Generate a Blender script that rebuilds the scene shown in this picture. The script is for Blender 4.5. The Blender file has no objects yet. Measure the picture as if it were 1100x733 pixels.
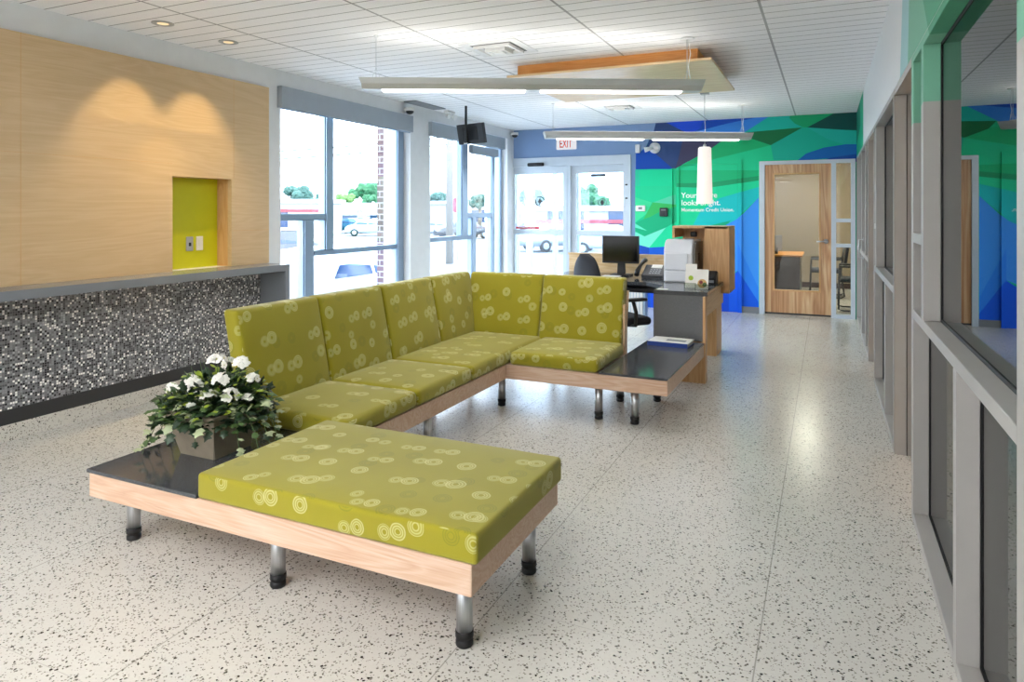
import bpy, bmesh, math, random
from mathutils import Vector, Matrix, noise
C = bpy.context.scene.collection
R = math.radians
random.seed(7)

# ---------------------------------------------------------------- survey helpers (room axes: X right, Y down the hall)
F_, H_, CX_, CY_ = 735.0, 1.46, 550.0, 227.5
TH = math.atan(338 / F_)
SN, CS = math.sin(TH), math.cos(TH)
def ray(px, py):
    r = (px - CX_) / F_
    return (-SN + r * CS, CS + r * SN, (CY_ - py) / F_)
def on_y(px, py, Y):
    d = ray(px, py); t = Y / d[1]
    return (d[0] * t, H_ + d[2] * t)
def on_x(px, py, X):
    d = ray(px, py); t = X / d[0]
    return (d[1] * t, H_ + d[2] * t)

# ---------------------------------------------------------------- materials
def boost(h, k):
    v = [min(.93, c * k) for c in srgb(h)[:3]]
    return '#' + ''.join('%02x' % round(255 * (c * 12.92 if c < .0031308 else 1.055 * c ** (1 / 2.4) - .055)) for c in v)
def srgb(h):
    h = h.lstrip('#')
    v = [int(h[i:i + 2], 16) / 255 for i in (0, 2, 4)]
    return tuple(c / 12.92 if c <= .04045 else ((c + .055) / 1.055) ** 2.4 for c in v) + (1,)
class NT:
    def __init__(s, name):
        s.m = bpy.data.materials.new(name); s.m.use_nodes = True
        s.t = s.m.node_tree; s.t.nodes.clear()
        s.out = s.n('ShaderNodeOutputMaterial')
    def n(s, k, **kw):
        o = s.t.nodes.new(k)
        for a, b in kw.items(): setattr(o, a, b)
        return o
    def l(s, a, b): s.t.links.new(a, b)
    def val(s, sock, v):
        if hasattr(v, 'links') or hasattr(v, 'is_linked'): s.l(v, sock)
        else: sock.default_value = v
    def math(s, op, a, b=None, c=None):
        o = s.n('ShaderNodeMath', operation=op)
        s.val(o.inputs[0], a)
        if b is not None: s.val(o.inputs[1], b)
        if c is not None: s.val(o.inputs[2], c)
        return o.outputs[0]
    def mix(s, f, a, b):
        o = s.n('ShaderNodeMix', data_type='RGBA')
        s.val(o.inputs[0], f); s.val(o.inputs[6], a); s.val(o.inputs[7], b)
        return o.outputs[2]
    def ramp(s, f, stops, interp='LINEAR'):
        o = s.n('ShaderNodeValToRGB'); o.color_ramp.interpolation = interp
        e = o.color_ramp.elements
        while len(e) < len(stops): e.new(.5)
        for x, (p, c) in zip(e, stops): x.position = p; x.color = c if len(c) == 4 else (*c, 1)
        s.l(f, o.inputs[0]); return o.outputs[0]
    def coord(s, kind='Object', scale=(1, 1, 1), loc=(0, 0, 0)):
        c = s.n('ShaderNodeTexCoord'); m = s.n('ShaderNodeMapping')
        m.inputs['Scale'].default_value = scale; m.inputs['Location'].default_value = loc
        s.l(c.outputs[kind], m.inputs[0]); return m.outputs[0]
    def sep(s, v):
        o = s.n('ShaderNodeSeparateXYZ'); s.l(v, o.inputs[0]); return o.outputs
    def comb(s, x, y, z=0.0):
        o = s.n('ShaderNodeCombineXYZ')
        s.val(o.inputs[0], x); s.val(o.inputs[1], y); s.val(o.inputs[2], z); return o.outputs[0]
    def noise(s, v, scale, detail=3, rough=.5, out=0, dist=0.0):
        o = s.n('ShaderNodeTexNoise'); s.l(v, o.inputs['Vector'])
        o.inputs['Scale'].default_value = scale; o.inputs['Detail'].default_value = detail
        o.inputs['Roughness'].default_value = rough; o.inputs['Distortion'].default_value = dist
        return o.outputs[out]
    def bsdf(s, color, rough=.5, metal=0.0, spec=.5, bump=None, bstr=.2, bdist=.002, **kw):
        p = s.n('ShaderNodeBsdfPrincipled')
        s.val(p.inputs['Base Color'], color); s.val(p.inputs['Roughness'], rough)
        p.inputs['Metallic'].default_value = metal; p.inputs['Specular IOR Level'].default_value = spec
        for k, v in kw.items(): s.val(p.inputs[k.replace('_', ' ')], v)
        if bump is not None:
            b = s.n('ShaderNodeBump'); b.inputs['Strength'].default_value = bstr; b.inputs['Distance'].default_value = bdist
            s.l(bump, b.inputs['Height']); s.l(b.outputs[0], p.inputs['Normal'])
        s.l(p.outputs[0], s.out.inputs[0]); return s.m

def plain(name, h, rough=.5, metal=0.0, spec=.5, var=.04, scale=9):
    t = NT(name); c = srgb(h)
    f = t.noise(t.coord(), scale, 4)
    d = tuple(max(0, x * (1 - var * 2)) for x in c[:3]) + (1,)
    u = tuple(min(1, x * (1 + var)) for x in c[:3]) + (1,)
    return t.bsdf(t.mix(f, d, u), rough, metal, spec, bump=t.noise(t.coord(), scale * 30, 2), bstr=.04, bdist=.001)

def emis(name, h, s):
    t = NT(name); e = t.n('ShaderNodeEmission'); e.inputs[0].default_value = srgb(h); e.inputs[1].default_value = s
    t.l(e.outputs[0], t.out.inputs[0]); return t.m

def glass(name, tint='#f4faff', ior=1.5, rough=0.0):
    t = NT(name)
    fr = t.n('ShaderNodeFresnel'); ge = t.n('ShaderNodeNewGeometry')
    t.l(t.math('MULTIPLY_ADD', ge.outputs['Backfacing'], 1 / ior - ior, ior), fr.inputs[0])
    tr = t.n('ShaderNodeBsdfTransparent'); tr.inputs[0].default_value = srgb(tint)
    gl = t.n('ShaderNodeBsdfGlossy'); gl.inputs['Roughness'].default_value = rough
    mx = t.n('ShaderNodeMixShader'); t.l(fr.outputs[0], mx.inputs[0]); t.l(tr.outputs[0], mx.inputs[1]); t.l(gl.outputs[0], mx.inputs[2])
    t.l(mx.outputs[0], t.out.inputs[0]); return t.m

def wood(name, lo, mid, hi, grain='X', rough=.38, k=1.0, spec=.5):
    t = NT(name)
    s = {'X': (.9, 9, 9), 'Y': (9, .9, 9), 'Z': (9, 9, .9)}[grain]
    v = t.coord(scale=tuple(a * k for a in s))
    big = t.noise(v, .55, 3, .5, dist=1.5)
    rings = t.math('FRACT', t.math('MULTIPLY', big, 9.0))
    rings = t.math('ABSOLUTE', t.math('SUBTRACT', rings, .5))
    fine = t.noise(t.coord(scale=tuple(a * k * (1 if a < 2 else 5) for a in s)), 3, 4, .6)
    f = t.math('ADD', t.math('MULTIPLY', rings, .55), t.math('MULTIPLY', fine, .65))
    f = t.math('ADD', f, t.math('MULTIPLY', t.noise(t.coord(), 1.3, 1), .25))
    col = t.ramp(f, [(.25, srgb(lo)), (.55, srgb(mid)), (.85, srgb(hi))])
    return t.bsdf(col, rough, 0, spec, bump=fine, bstr=.05, bdist=.001)

def fabric():
    t = NT('green_ring_fabric')
    c = t.n('ShaderNodeTexCoord'); uv = c.outputs['UV']
    wob = t.noise(uv, 14, 2, out=1)
    vm = t.n('ShaderNodeVectorMath', operation='MULTIPLY_ADD'); t.l(wob, vm.inputs[0])
    vm.inputs[1].default_value = (.011,) * 3; t.l(uv, vm.inputs[2])
    weave = t.noise(uv, 260, 2)
    base = t.mix(t.noise(uv, 3.5, 3), srgb('#908617'), srgb('#a29a26'))
    base = t.mix(t.math('MULTIPLY', weave, .35), base, srgb('#817616'))
    def layer(off, sc, radius, loops, keep, colr, col_in, strength):
        mp = t.n('ShaderNodeMapping'); mp.inputs['Location'].default_value = (*off, 0)
        t.l(vm.outputs[0], mp.inputs[0])
        vo = t.n('ShaderNodeTexVoronoi', voronoi_dimensions='2D'); vo.inputs['Scale'].default_value = sc
        vo.inputs['Randomness'].default_value = .55
        t.l(mp.outputs[0], vo.inputs['Vector'])
        d = t.math('DIVIDE', vo.outputs['Distance'], sc)
        rnd = t.sep(vo.outputs['Color'])[0]
        rad = t.math('MULTIPLY_ADD', t.sep(vo.outputs['Color'])[1], radius * .35, radius * .8)
        q = t.math('DIVIDE', d, rad)
        inside = t.math('LESS_THAN', q, 1.0)
        hole = t.math('GREATER_THAN', q, .30)
        ln = t.math('SINE', t.math('MULTIPLY', q, loops * 6.283))
        ln = t.math('MULTIPLY_ADD', ln, .42, .58)
        k = t.math('GREATER_THAN', rnd, 1 - keep)
        m = t.math('MULTIPLY', t.math('MULTIPLY', inside, hole), t.math('MULTIPLY', ln, k))
        return t.mix(t.math('MULTIPLY', m, strength), col_in, colr)
    s = 5.6
    base = layer((.37, .21), 6.5, .034, 3.5, .5, srgb('#6f7420'), base, .45)
    base = layer((0, 0), s, .036, 3.6, .86, srgb('#cdc88a'), base, .72)
    base = layer((.055, .012), s, .031, 3.2, .62, srgb('#cdc88a'), base, .62)
    base = layer((.53, .67), 4.3, .030, 3.3, .45, srgb('#cdc88a'), base, .6)
    return t.bsdf(base, .85, 0, .25, bump=weave, bstr=.25, bdist=.0008, Sheen_Weight=.25, Sheen_Roughness=.5)

def terrazzo():
    t = NT('terrazzo')
    v = t.coord()
    xyz = t.sep(v)
    flat = v
    base = t.mix(t.noise(flat, 2.2, 4), srgb('#cbc8c0'), srgb('#d9d7cf'))
    base = t.mix(t.math('MULTIPLY', t.noise(flat, 90, 3), .55), base, srgb('#bab4a9'))
    def chips(sc, thr, keep, col, colin):
        vo = t.n('ShaderNodeTexVoronoi', voronoi_dimensions='3D'); vo.inputs['Scale'].default_value = sc
        mp = t.n('ShaderNodeMapping'); mp.inputs['Rotation'].default_value = (0, 0, sc)
        wb = t.n('ShaderNodeVectorMath', operation='MULTIPLY_ADD'); t.l(t.noise(flat, sc * 1.6, 2, out=1), wb.inputs[0])
        wb.inputs[1].default_value = (.9 / sc,) * 3; t.l(flat, wb.inputs[2]); t.l(wb.outputs[0], mp.inputs[0])
        t.l(mp.outputs[0], vo.inputs['Vector'])
        cc = t.sep(vo.outputs['Color'])
        lim = t.math('MULTIPLY', cc[1], thr * 1.2)
        m = t.math('MULTIPLY', t.math('LESS_THAN', vo.outputs['Distance'], lim), t.math('GREATER_THAN', cc[0], 1 - keep))
        return t.mix(m, colin, col)
    base = chips(120, .45, .45, srgb('#8f8a80'), base)
    base = chips(90, .40, .30, srgb('#6a655c'), base)
    base = chips(68, .31, .34, srgb('#252321'), base)
    def joint(s, off, w):
        f = t.math('FRACT', t.math('DIVIDE', t.math('ADD', s, off + 91.5), .915))
        return t.math('LESS_THAN', f, w / .915)
    j = t.math('MAXIMUM', t.math('MULTIPLY', joint(xyz[0], .212, .005), .55), t.math('MULTIPLY', joint(xyz[1], -.455, .003), .3))
    base = t.mix(j, base, srgb('#6f6b62'))
    return t.bsdf(base, t.math('MULTIPLY_ADD', t.noise(flat, 1.7, 3), .12, .17), 0, .45)

def ceiling_mat():
    t = NT('ceiling_planks')
    v = t.coord(); x, y, z = t.sep(v)
    def line(s, off, per, w):
        f = t.math('FRACT', t.math('DIVIDE', t.math('ADD', s, off + per * 40), per))
        return t.math('LESS_THAN', f, w / per)
    pl = line(y, -2.689, .15, .009)
    jt = line(x, .405, 1.2, .018)
    sp = t.math('LESS_THAN', t.noise(v, 120, 2), .40)
    base = t.mix(t.math('MULTIPLY', sp, .22), srgb('#f2f2f3'), srgb('#cfcfd0'))
    base = t.mix(t.math('MULTIPLY', pl, .8), base, srgb('#60605e'))
    base = t.mix(jt, base, srgb('#a9aaab'))
    return t.bsdf(base, .85, 0, .2, bump=t.math('MULTIPLY', pl, -1.0), bstr=.4, bdist=.004)

def mosaic():
    t = NT('mosaic_tile')
    v = t.coord(); x, y, z = t.sep(v)
    p = .0152
    u = t.math('DIVIDE', y, p); w = t.math('DIVIDE', z, p)
    cell = t.comb(t.math('FLOOR', u), t.math('FLOOR', w))
    wn = t.n('ShaderNodeTexWhiteNoise', noise_dimensions='3D'); t.l(cell, wn.inputs['Vector'])
    col = t.ramp(wn.outputs['Value'], [(0, srgb('#26272a')), (.20, srgb('#57585b')), (.40, srgb('#77797c')), (.62, srgb('#919396')), (.80, srgb('#b4b6b9')), (.885, srgb('#fbfaf6'))], 'CONSTANT')
    def g(s):
        f = t.math('FRACT', s)
        return t.math('MAXIMUM', t.math('LESS_THAN', f, .09), t.math('GREATER_THAN', f, .91))
    gr = t.math('MAXIMUM', g(u), g(w))
    return t.bsdf(t.mix(gr, col, srgb('#77777a')), t.math('MULTIPLY_ADD', gr, .5, .15), 0, .5, bump=t.math('SUBTRACT', 1.0, gr), bstr=.5, bdist=.001)

def granite(name='black_granite', lo='#26282b', hi='#4e5155', rough=.12):
    t = NT(name); v = t.coord()
    c = t.mix(t.noise(v, 260, 3, .7), srgb(lo), srgb(hi))
    c = t.mix(t.math('LESS_THAN', t.noise(v, 420, 1), .36), c, srgb('#77797c'))
    return t.bsdf(c, rough, 0, .5)

def brick():
    t = NT('brick'); v = t.coord(); x, y, z = t.sep(v)
    b = t.n('ShaderNodeTexBrick'); t.l(t.comb(t.math('ADD', x, y), z), b.inputs['Vector'])
    b.inputs['Color1'].default_value = srgb('#4d3a3a'); b.inputs['Color2'].default_value = srgb('#5e4846'); b.inputs['Mortar'].default_value = srgb('#8a8786')
    b.inputs['Scale'].default_value = 1; b.inputs['Brick Width'].default_value = .2; b.inputs['Row Height'].default_value = .075; b.inputs['Mortar Size'].default_value = .008
    return t.bsdf(b.outputs['Color'], .9)

def ground_mat():
    t = NT('asphalt_lot'); v = t.coord()
    c = t.mix(t.noise(v, .15, 5), srgb('#55585c'), srgb('#6f7073'))
    c = t.mix(t.math('MULTIPLY', t.noise(v, 40, 3), .3), c, srgb('#6d6d6c'))
    return t.bsdf(c, .9, 0, .2)

def brushed(name, h, rough=.28):
    t = NT(name); v = t.coord(scale=(60, 60, 3))
    f = t.noise(v, 4, 3)
    return t.bsdf(t.mix(f, srgb(h), srgb('#d8dadc')), t.math('MULTIPLY_ADD', f, .15, rough), 1.0, .5)

M = dict(
    white=plain('white_paint', '#e2e4e6', .6), ceil=ceiling_mat(), floor=terrazzo(), fabric=fabric(), mosaic=mosaic(),
    granite=granite(), counter=granite('grey_quartz', '#6c7279', '#828890', .25), kick=plain('charcoal_rubber', '#2d2e30', .5),
    granite_panel=granite('grey_granite_panel', '#47494a', '#66686a', .25),
    maple_x=wood('maple_x', '#c9a06c', '#dab98a', '#e8cea6', 'X'), maple_y=wood('maple_y', '#c09462', '#d3ae7c', '#dfbf92', 'Y'),
    maple_z=wood('maple_z', '#b98a56', '#cb9c66', '#d9b07e', 'Z'), panel=wood('birch_panel', '#c6a87f', '#cdb088', '#d4b992', 'Y', .42, .8),
    bench_x=wood('pine_ply_x', '#c0947a', '#cfac90', '#dcc2ac', 'X', .45, 1.3), bench=wood('pine_ply', '#c99f74', '#dcb890', '#e9cdae', 'Y', .45, 1.2),
    orange=wood('oiled_beech', '#b9742f', '#cc8a42', '#d99a55', 'X', .4), doorwood=wood('hickory_door', '#94603c', '#c2946a', '#dcbd92', 'Z', .35, .4),
    cherry=plain('dark_cherry', '#3a2420', .3), lime=plain('lime_paint', '#c6c60c', .5), steel=brushed('brushed_steel', '#9da0a3'),
    black=plain('black_plastic', '#131416', .4), rubber=plain('black_rubber', '#0d0d0e', .55), dark=plain('dark_grey', '#2b2d31', .5),
    alu=plain('anodised_aluminium', '#8fa3b8', .35, .3), aluw=plain('pale_aluminium', '#c3cdd6', .38, .1), taupe=plain('taupe_metal_frame', '#a3a09b', .42, 0, .5),
    gasket=plain('black_gasket', '#070707', .5), tan=plain('tan_paint', '#a3937b', .7), purple=plain('periwinkle_paint', '#7f9ac0', .6),
    shade=plain('grey_shade', '#9aa3ac', .6), glass=glass('window_glass'), dglass=glass('office_glass', '#8f9896', 2.8), oglass=glass('door_lite_glass', '#dfe3df', 1.6),
    fixture=plain('fixture_grey', '#c2c4c2', .4, .2), lens=emis('tube_lens', '#fdf9f6', 14), up=emis('uplight_lens', '#fbf5ec', 5), halogen=emis('halogen', '#ffe2b0', .35), fill_lens=emis('fill_panel_lens', '#f8f9ff', 11), pend=None,
    vent=plain('white_vent', '#dfe0df', .5), slot=plain('vent_dark', '#5c5d5e', .7), plate=plain('white_plate', '#e6e6e4', .4), plategrey=plain('steel_plate', '#b4b6b8', .35, .6),
    navyfab=plain('charcoal_fabric', '#23262e', .85), printer=plain('printer_white', '#dfe2e8', .45), printergrey=plain('printer_grey', '#8c8984', .5),
    screen=plain('screen_black', '#050608', .12), exitw=emis('exit_face', '#f2f2f8', .30), red=plain('exit_red', '#e0402a', .5), redtape=plain('red_tape', '#c8283c', .5),
    blue=plain('cover_blue', '#123a8c', .4), paper=plain('paper', '#e9e7e0', .7), bisque=plain('brochure_tan', '#c9a268', .7), greenink=plain('green_ink', '#9db928', .6), textw=plain('white_vinyl', '#f2f6f4', .5),
    grey=plain('mid_grey', '#7d8084', .5), brick=brick(), ground=ground_mat(), concrete=plain('pale_concrete', '#86868a', .85), bwhite=plain('render_white', '#a2a4a8', .8), roofred=plain('faded_red', '#7c2f38', .7),
    carwhite=plain('car_white', '#8f99a8', .2), carblue=plain('car_blue', '#1c4560', .2), cardark=plain('car_dark', '#30343a', .2), carsilver=plain('car_silver', '#6d757c', .2), carglass=plain('car_glass', '#1e3352', .1),
    tyre=plain('tyre', '#17181a', .8), bark=plain('bark', '#4a453f', .9), pole=plain('weathered_pole', '#6f6d69', .9), stopred=plain('stop_red', '#a83246', .5),
    pot=plain('stone_pot', '#8f8370', .75, var=.18, scale=14), soil=plain('soil', '#2c2118', .95),
    leafd=plain('leaf_dark', '#22381f', .5), leafm=plain('leaf_mid', '#4b6534', .5), leafl=plain('leaf_lime', '#93a636', .5), leafp=plain('leaf_pale', '#a9b48c', .5), petal=plain('petal_white', '#eceae2', .6), petalc=plain('petal_heart', '#c9c870', .6),
    treeg=plain('tree_green', '#1f5230', .8, var=.25, scale=1), treed=plain('tree_dark', '#264a42', .8, var=.25, scale=1), sapling=plain('tree_yellow', '#4b6b30', .8, var=.2, scale=1), wire=plain('wire', '#3a3d42', .6))
def pend_mat():
    t = NT('pendant_opal')
    z = t.sep(t.coord())[2]
    e = t.n('ShaderNodeEmission'); e.inputs[0].default_value = srgb('#fff4ea'); e.inputs[1].default_value = .22
    p = t.n('ShaderNodeBsdfPrincipled'); p.inputs['Base Color'].default_value = srgb('#e9e4de'); p.inputs['Roughness'].default_value = .3
    a = t.n('ShaderNodeAddShader'); t.l(e.outputs[0], a.inputs[0]); t.l(p.outputs[0], a.inputs[1]); t.l(a.outputs[0], t.out.inputs[0]); return t.m
M['pend'] = pend_mat()

# ---------------------------------------------------------------- mesh helpers
def new(): return bmesh.new()
def box(bm, x0, x1, y0, y1, z0, z1, bev=0.0, seg=2, mi=0):
    vs = [bm.verts.new(p) for p in ((x0, y0, z0), (x1, y0, z0), (x1, y1, z0), (x0, y1, z0), (x0, y0, z1), (x1, y0, z1), (x1, y1, z1), (x0, y1, z1))]
    fs = [bm.faces.new([vs[i] for i in f]) for f in ((3, 2, 1, 0), (4, 5, 6, 7), (0, 1, 5, 4), (1, 2, 6, 5), (2, 3, 7, 6), (3, 0, 4, 7))]
    for f in fs: f.material_index = mi
    if bev > 0:
        es = list({e for f in fs for e in f.edges})
        r = bmesh.ops.bevel(bm, geom=es, offset=bev, segments=seg, affect='EDGES', profile=.5)
        for f in r['faces']: f.material_index = mi
    return bm
def prism(bm, pts, z0, z1, bev=0.0, mi=0, axis='Z'):
    def P(a, b, c): return {'Z': (a, b, c), 'Y': (a, c, b), 'X': (c, a, b)}[axis]
    lo = [bm.verts.new(P(a, b, z0)) for a, b in pts]; hi = [bm.verts.new(P(a, b, z1)) for a, b in pts]
    n = len(pts); fs = [bm.faces.new(lo[::-1]), bm.faces.new(hi)]
    for i in range(n): fs.append(bm.faces.new([lo[i], lo[(i + 1) % n], hi[(i + 1) % n], hi[i]]))
    bmesh.ops.recalc_face_normals(bm, faces=fs)
    for f in fs: f.material_index = mi
    if bev > 0:
        bmesh.ops.bevel(bm, geom=list({e for f in fs for e in f.edges}), offset=bev, segments=2, affect='EDGES')
    return bm
def lathe(bm, prof, c=(0, 0, 0), seg=24, M4=None, mi=0):
    rings = []
    for r, z in prof:
        ring = []
        for i in range(seg):
            a = 2 * math.pi * i / seg
            p = Vector((r * math.cos(a), r * math.sin(a), z))
            if M4: p = M4 @ p
            ring.append(bm.verts.new(p + Vector(c)))
        rings.append(ring)
    for a, b in zip(rings, rings[1:]):
        for i in range(seg):
            f = bm.faces.new([a[i], a[(i + 1) % seg], b[(i + 1) % seg], b[i]]); f.smooth = True; f.material_index = mi
    f = bm.faces.new(rings[0][::-1]); f.material_index = mi
    f = bm.faces.new(rings[-1]); f.material_index = mi
    return bm
def tube(bm, pts, r, seg=8, mi=0):
    pts = [Vector(p) for p in pts]; rings = []
    for i, p in enumerate(pts):
        d = (pts[min(i + 1, len(pts) - 1)] - pts[max(i - 1, 0)]).normalized()
        u = d.orthogonal().normalized()
        if i and rings:
            u = (prev - d * prev.dot(d)).normalized()
        prev = u; w = d.cross(u)
        rr = r[i] if isinstance(r, (list, tuple)) else r
        rings.append([bm.verts.new(p + (u * math.cos(2 * math.pi * k / seg) + w * math.sin(2 * math.pi * k / seg)) * rr) for k in range(seg)])
    for a, b in zip(rings, rings[1:]):
        for k in range(seg):
            f = bm.faces.new([a[k], a[(k + 1) % seg], b[(k + 1) % seg], b[k]]); f.smooth = True; f.material_index = mi
    bm.faces.new(rings[0][::-1]).material_index = mi; bm.faces.new(rings[-1]).material_index = mi
    return bm
def rbox(bm, x0, x1, y0, y1, z0, z1, r, crown=0.0, crown_axis=2, side=1, n=6, shear=None):
    """rounded, softly crowned upholstery block"""
    c = Vector(((x0 + x1) / 2, (y0 + y1) / 2, (z0 + z1) / 2)); h = Vector(((x1 - x0) / 2, (y1 - y0) / 2, (z1 - z0) / 2))
    def axis(hh):
        e = [0, .12, .35, .65, 1.0]
        lo = [-hh + r * t for t in e]
        mid = [-(hh - r) + 2 * (hh - r) * i / n for i in range(1, n)]
        return lo + mid + [-v for v in lo[::-1]]
    ax = [axis(h[i]) for i in range(3)]
    cache = {}
    def V(i, j, k):
        if (i, j, k) in cache: return cache[(i, j, k)]
        p = Vector((ax[0][i], ax[1][j], ax[2][k]))
        inn = Vector([max(-(h[a] - r), min(h[a] - r, p[a])) for a in range(3)])
        d = p - inn
        if d.length > 1e-9: p = inn + d.normalized() * r
        if crown:
            o = [a for a in range(3) if a != crown_axis]
            w = 1.0
            for a in o: w *= max(0, 1 - (p[a] / h[a]) ** 4)
            p[crown_axis] += side * crown * w * (1 if p[crown_axis] * side > 0 else 0)
        q = c + p
        if shear: q = shear(q)
        cache[(i, j, k)] = bm.verts.new(q); return cache[(i, j, k)]
    N = [len(a) for a in ax]
    def quad(*q):
        f = bm.faces.new(q); f.smooth = True
    for i in range(N[0] - 1):
        for j in range(N[1] - 1):
            quad(V(i, j, 0), V(i, j + 1, 0), V(i + 1, j + 1, 0), V(i + 1, j, 0))
            k = N[2] - 1; quad(V(i, j, k), V(i + 1, j, k), V(i + 1, j + 1, k), V(i, j + 1, k))
    for i in range(N[0] - 1):
        for k in range(N[2] - 1):
            quad(V(i, 0, k), V(i + 1, 0, k), V(i + 1, 0, k + 1), V(i, 0, k + 1))
            j = N[1] - 1; quad(V(i, j, k), V(i, j, k + 1), V(i + 1, j, k + 1), V(i + 1, j, k))
    for j in range(N[1] - 1):
        for k in range(N[2] - 1):
            quad(V(0, j, k), V(0, j, k + 1), V(0, j + 1, k + 1), V(0, j + 1, k))
            i = N[0] - 1; quad(V(i, j, k), V(i, j + 1, k), V(i, j + 1, k + 1), V(i, j, k + 1))
    return bm
WL = {}
def obj(name, bm, mats, parent=None, local=False, uv=False, uvoff=(0, 0), smooth=False, loc=None):
    off = WL.get(parent.name, Vector()) if (parent and not local) else Vector()
    o0 = Vector(loc) if loc else Vector()
    if off.length or loc: bmesh.ops.translate(bm, verts=bm.verts, vec=-(off + o0) if not local else -o0)
    if smooth:
        for f in bm.faces: f.smooth = True
    if uv:
        l = bm.loops.layers.uv.new('UVMap')
        for f in bm.faces:
            n = f.normal if f.normal.length else Vector((0, 0, 1))
            a = max(range(3), key=lambda i: abs(n[i]))
            for lp in f.loops:
                p = lp.vert.co + off
                q = {0: (p.y, p.z), 1: (p.x, p.z), 2: (p.x, p.y)}[a]
                lp[l].uv = (q[0] + uvoff[0] + a * .31, q[1] + uvoff[1] + a * .17)
    me = bpy.data.meshes.new(name); bm.to_mesh(me); bm.free()
    for m in (mats if isinstance(mats, (list, tuple)) else [mats]): me.materials.append(m)
    o = bpy.data.objects.new(name, me); C.objects.link(o)
    if loc: o.location = loc
    if parent: o.parent = parent
    WL[o.name] = off + o0 if not local else Vector()
    return o
def tag(o, label=None, cat=None, group=None, kind=None):
    if label: o['label'] = label
    if cat: o['category'] = cat
    if group: o['group'] = group
    if kind: o['kind'] = kind
    return o
def thing(name, label, cat, loc=(0, 0, 0), rz=0, group=None):
    o = bpy.data.objects.new(name, None); C.objects.link(o); o.location = loc; o.rotation_euler = (0, 0, rz); o.empty_display_size = .1
    WL[o.name] = Vector(loc) if not rz else Vector()
    return tag(o, label, cat, group)
def struct(name, bm, mats, parent=None, **kw):
    o = obj(name, bm, mats, parent, **kw)
    if not parent: o['kind'] = 'structure'
    return o
def sroot(name, loc=(0, 0, 0)):
    o = bpy.data.objects.new(name, None); C.objects.link(o); o.location = loc; o['kind'] = 'structure'; WL[o.name] = Vector(loc); return o
def bx(*a, **k): return box(new(), *a, **k)
def text_mesh(txt, size, extr=.001, bold=0.0):
    cu = bpy.data.curves.new('t', 'FONT'); cu.body = txt; cu.size = size; cu.extrude = extr; cu.offset = bold
    o = bpy.data.objects.new('t', cu); C.objects.link(o)
    dg = bpy.context.evaluated_depsgraph_get(); me = bpy.data.meshes.new_from_object(o.evaluated_get(dg))
    bm = new(); bm.from_mesh(me); bpy.data.objects.remove(o); bpy.data.curves.remove(cu); bpy.data.meshes.remove(me)
    return bm

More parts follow.
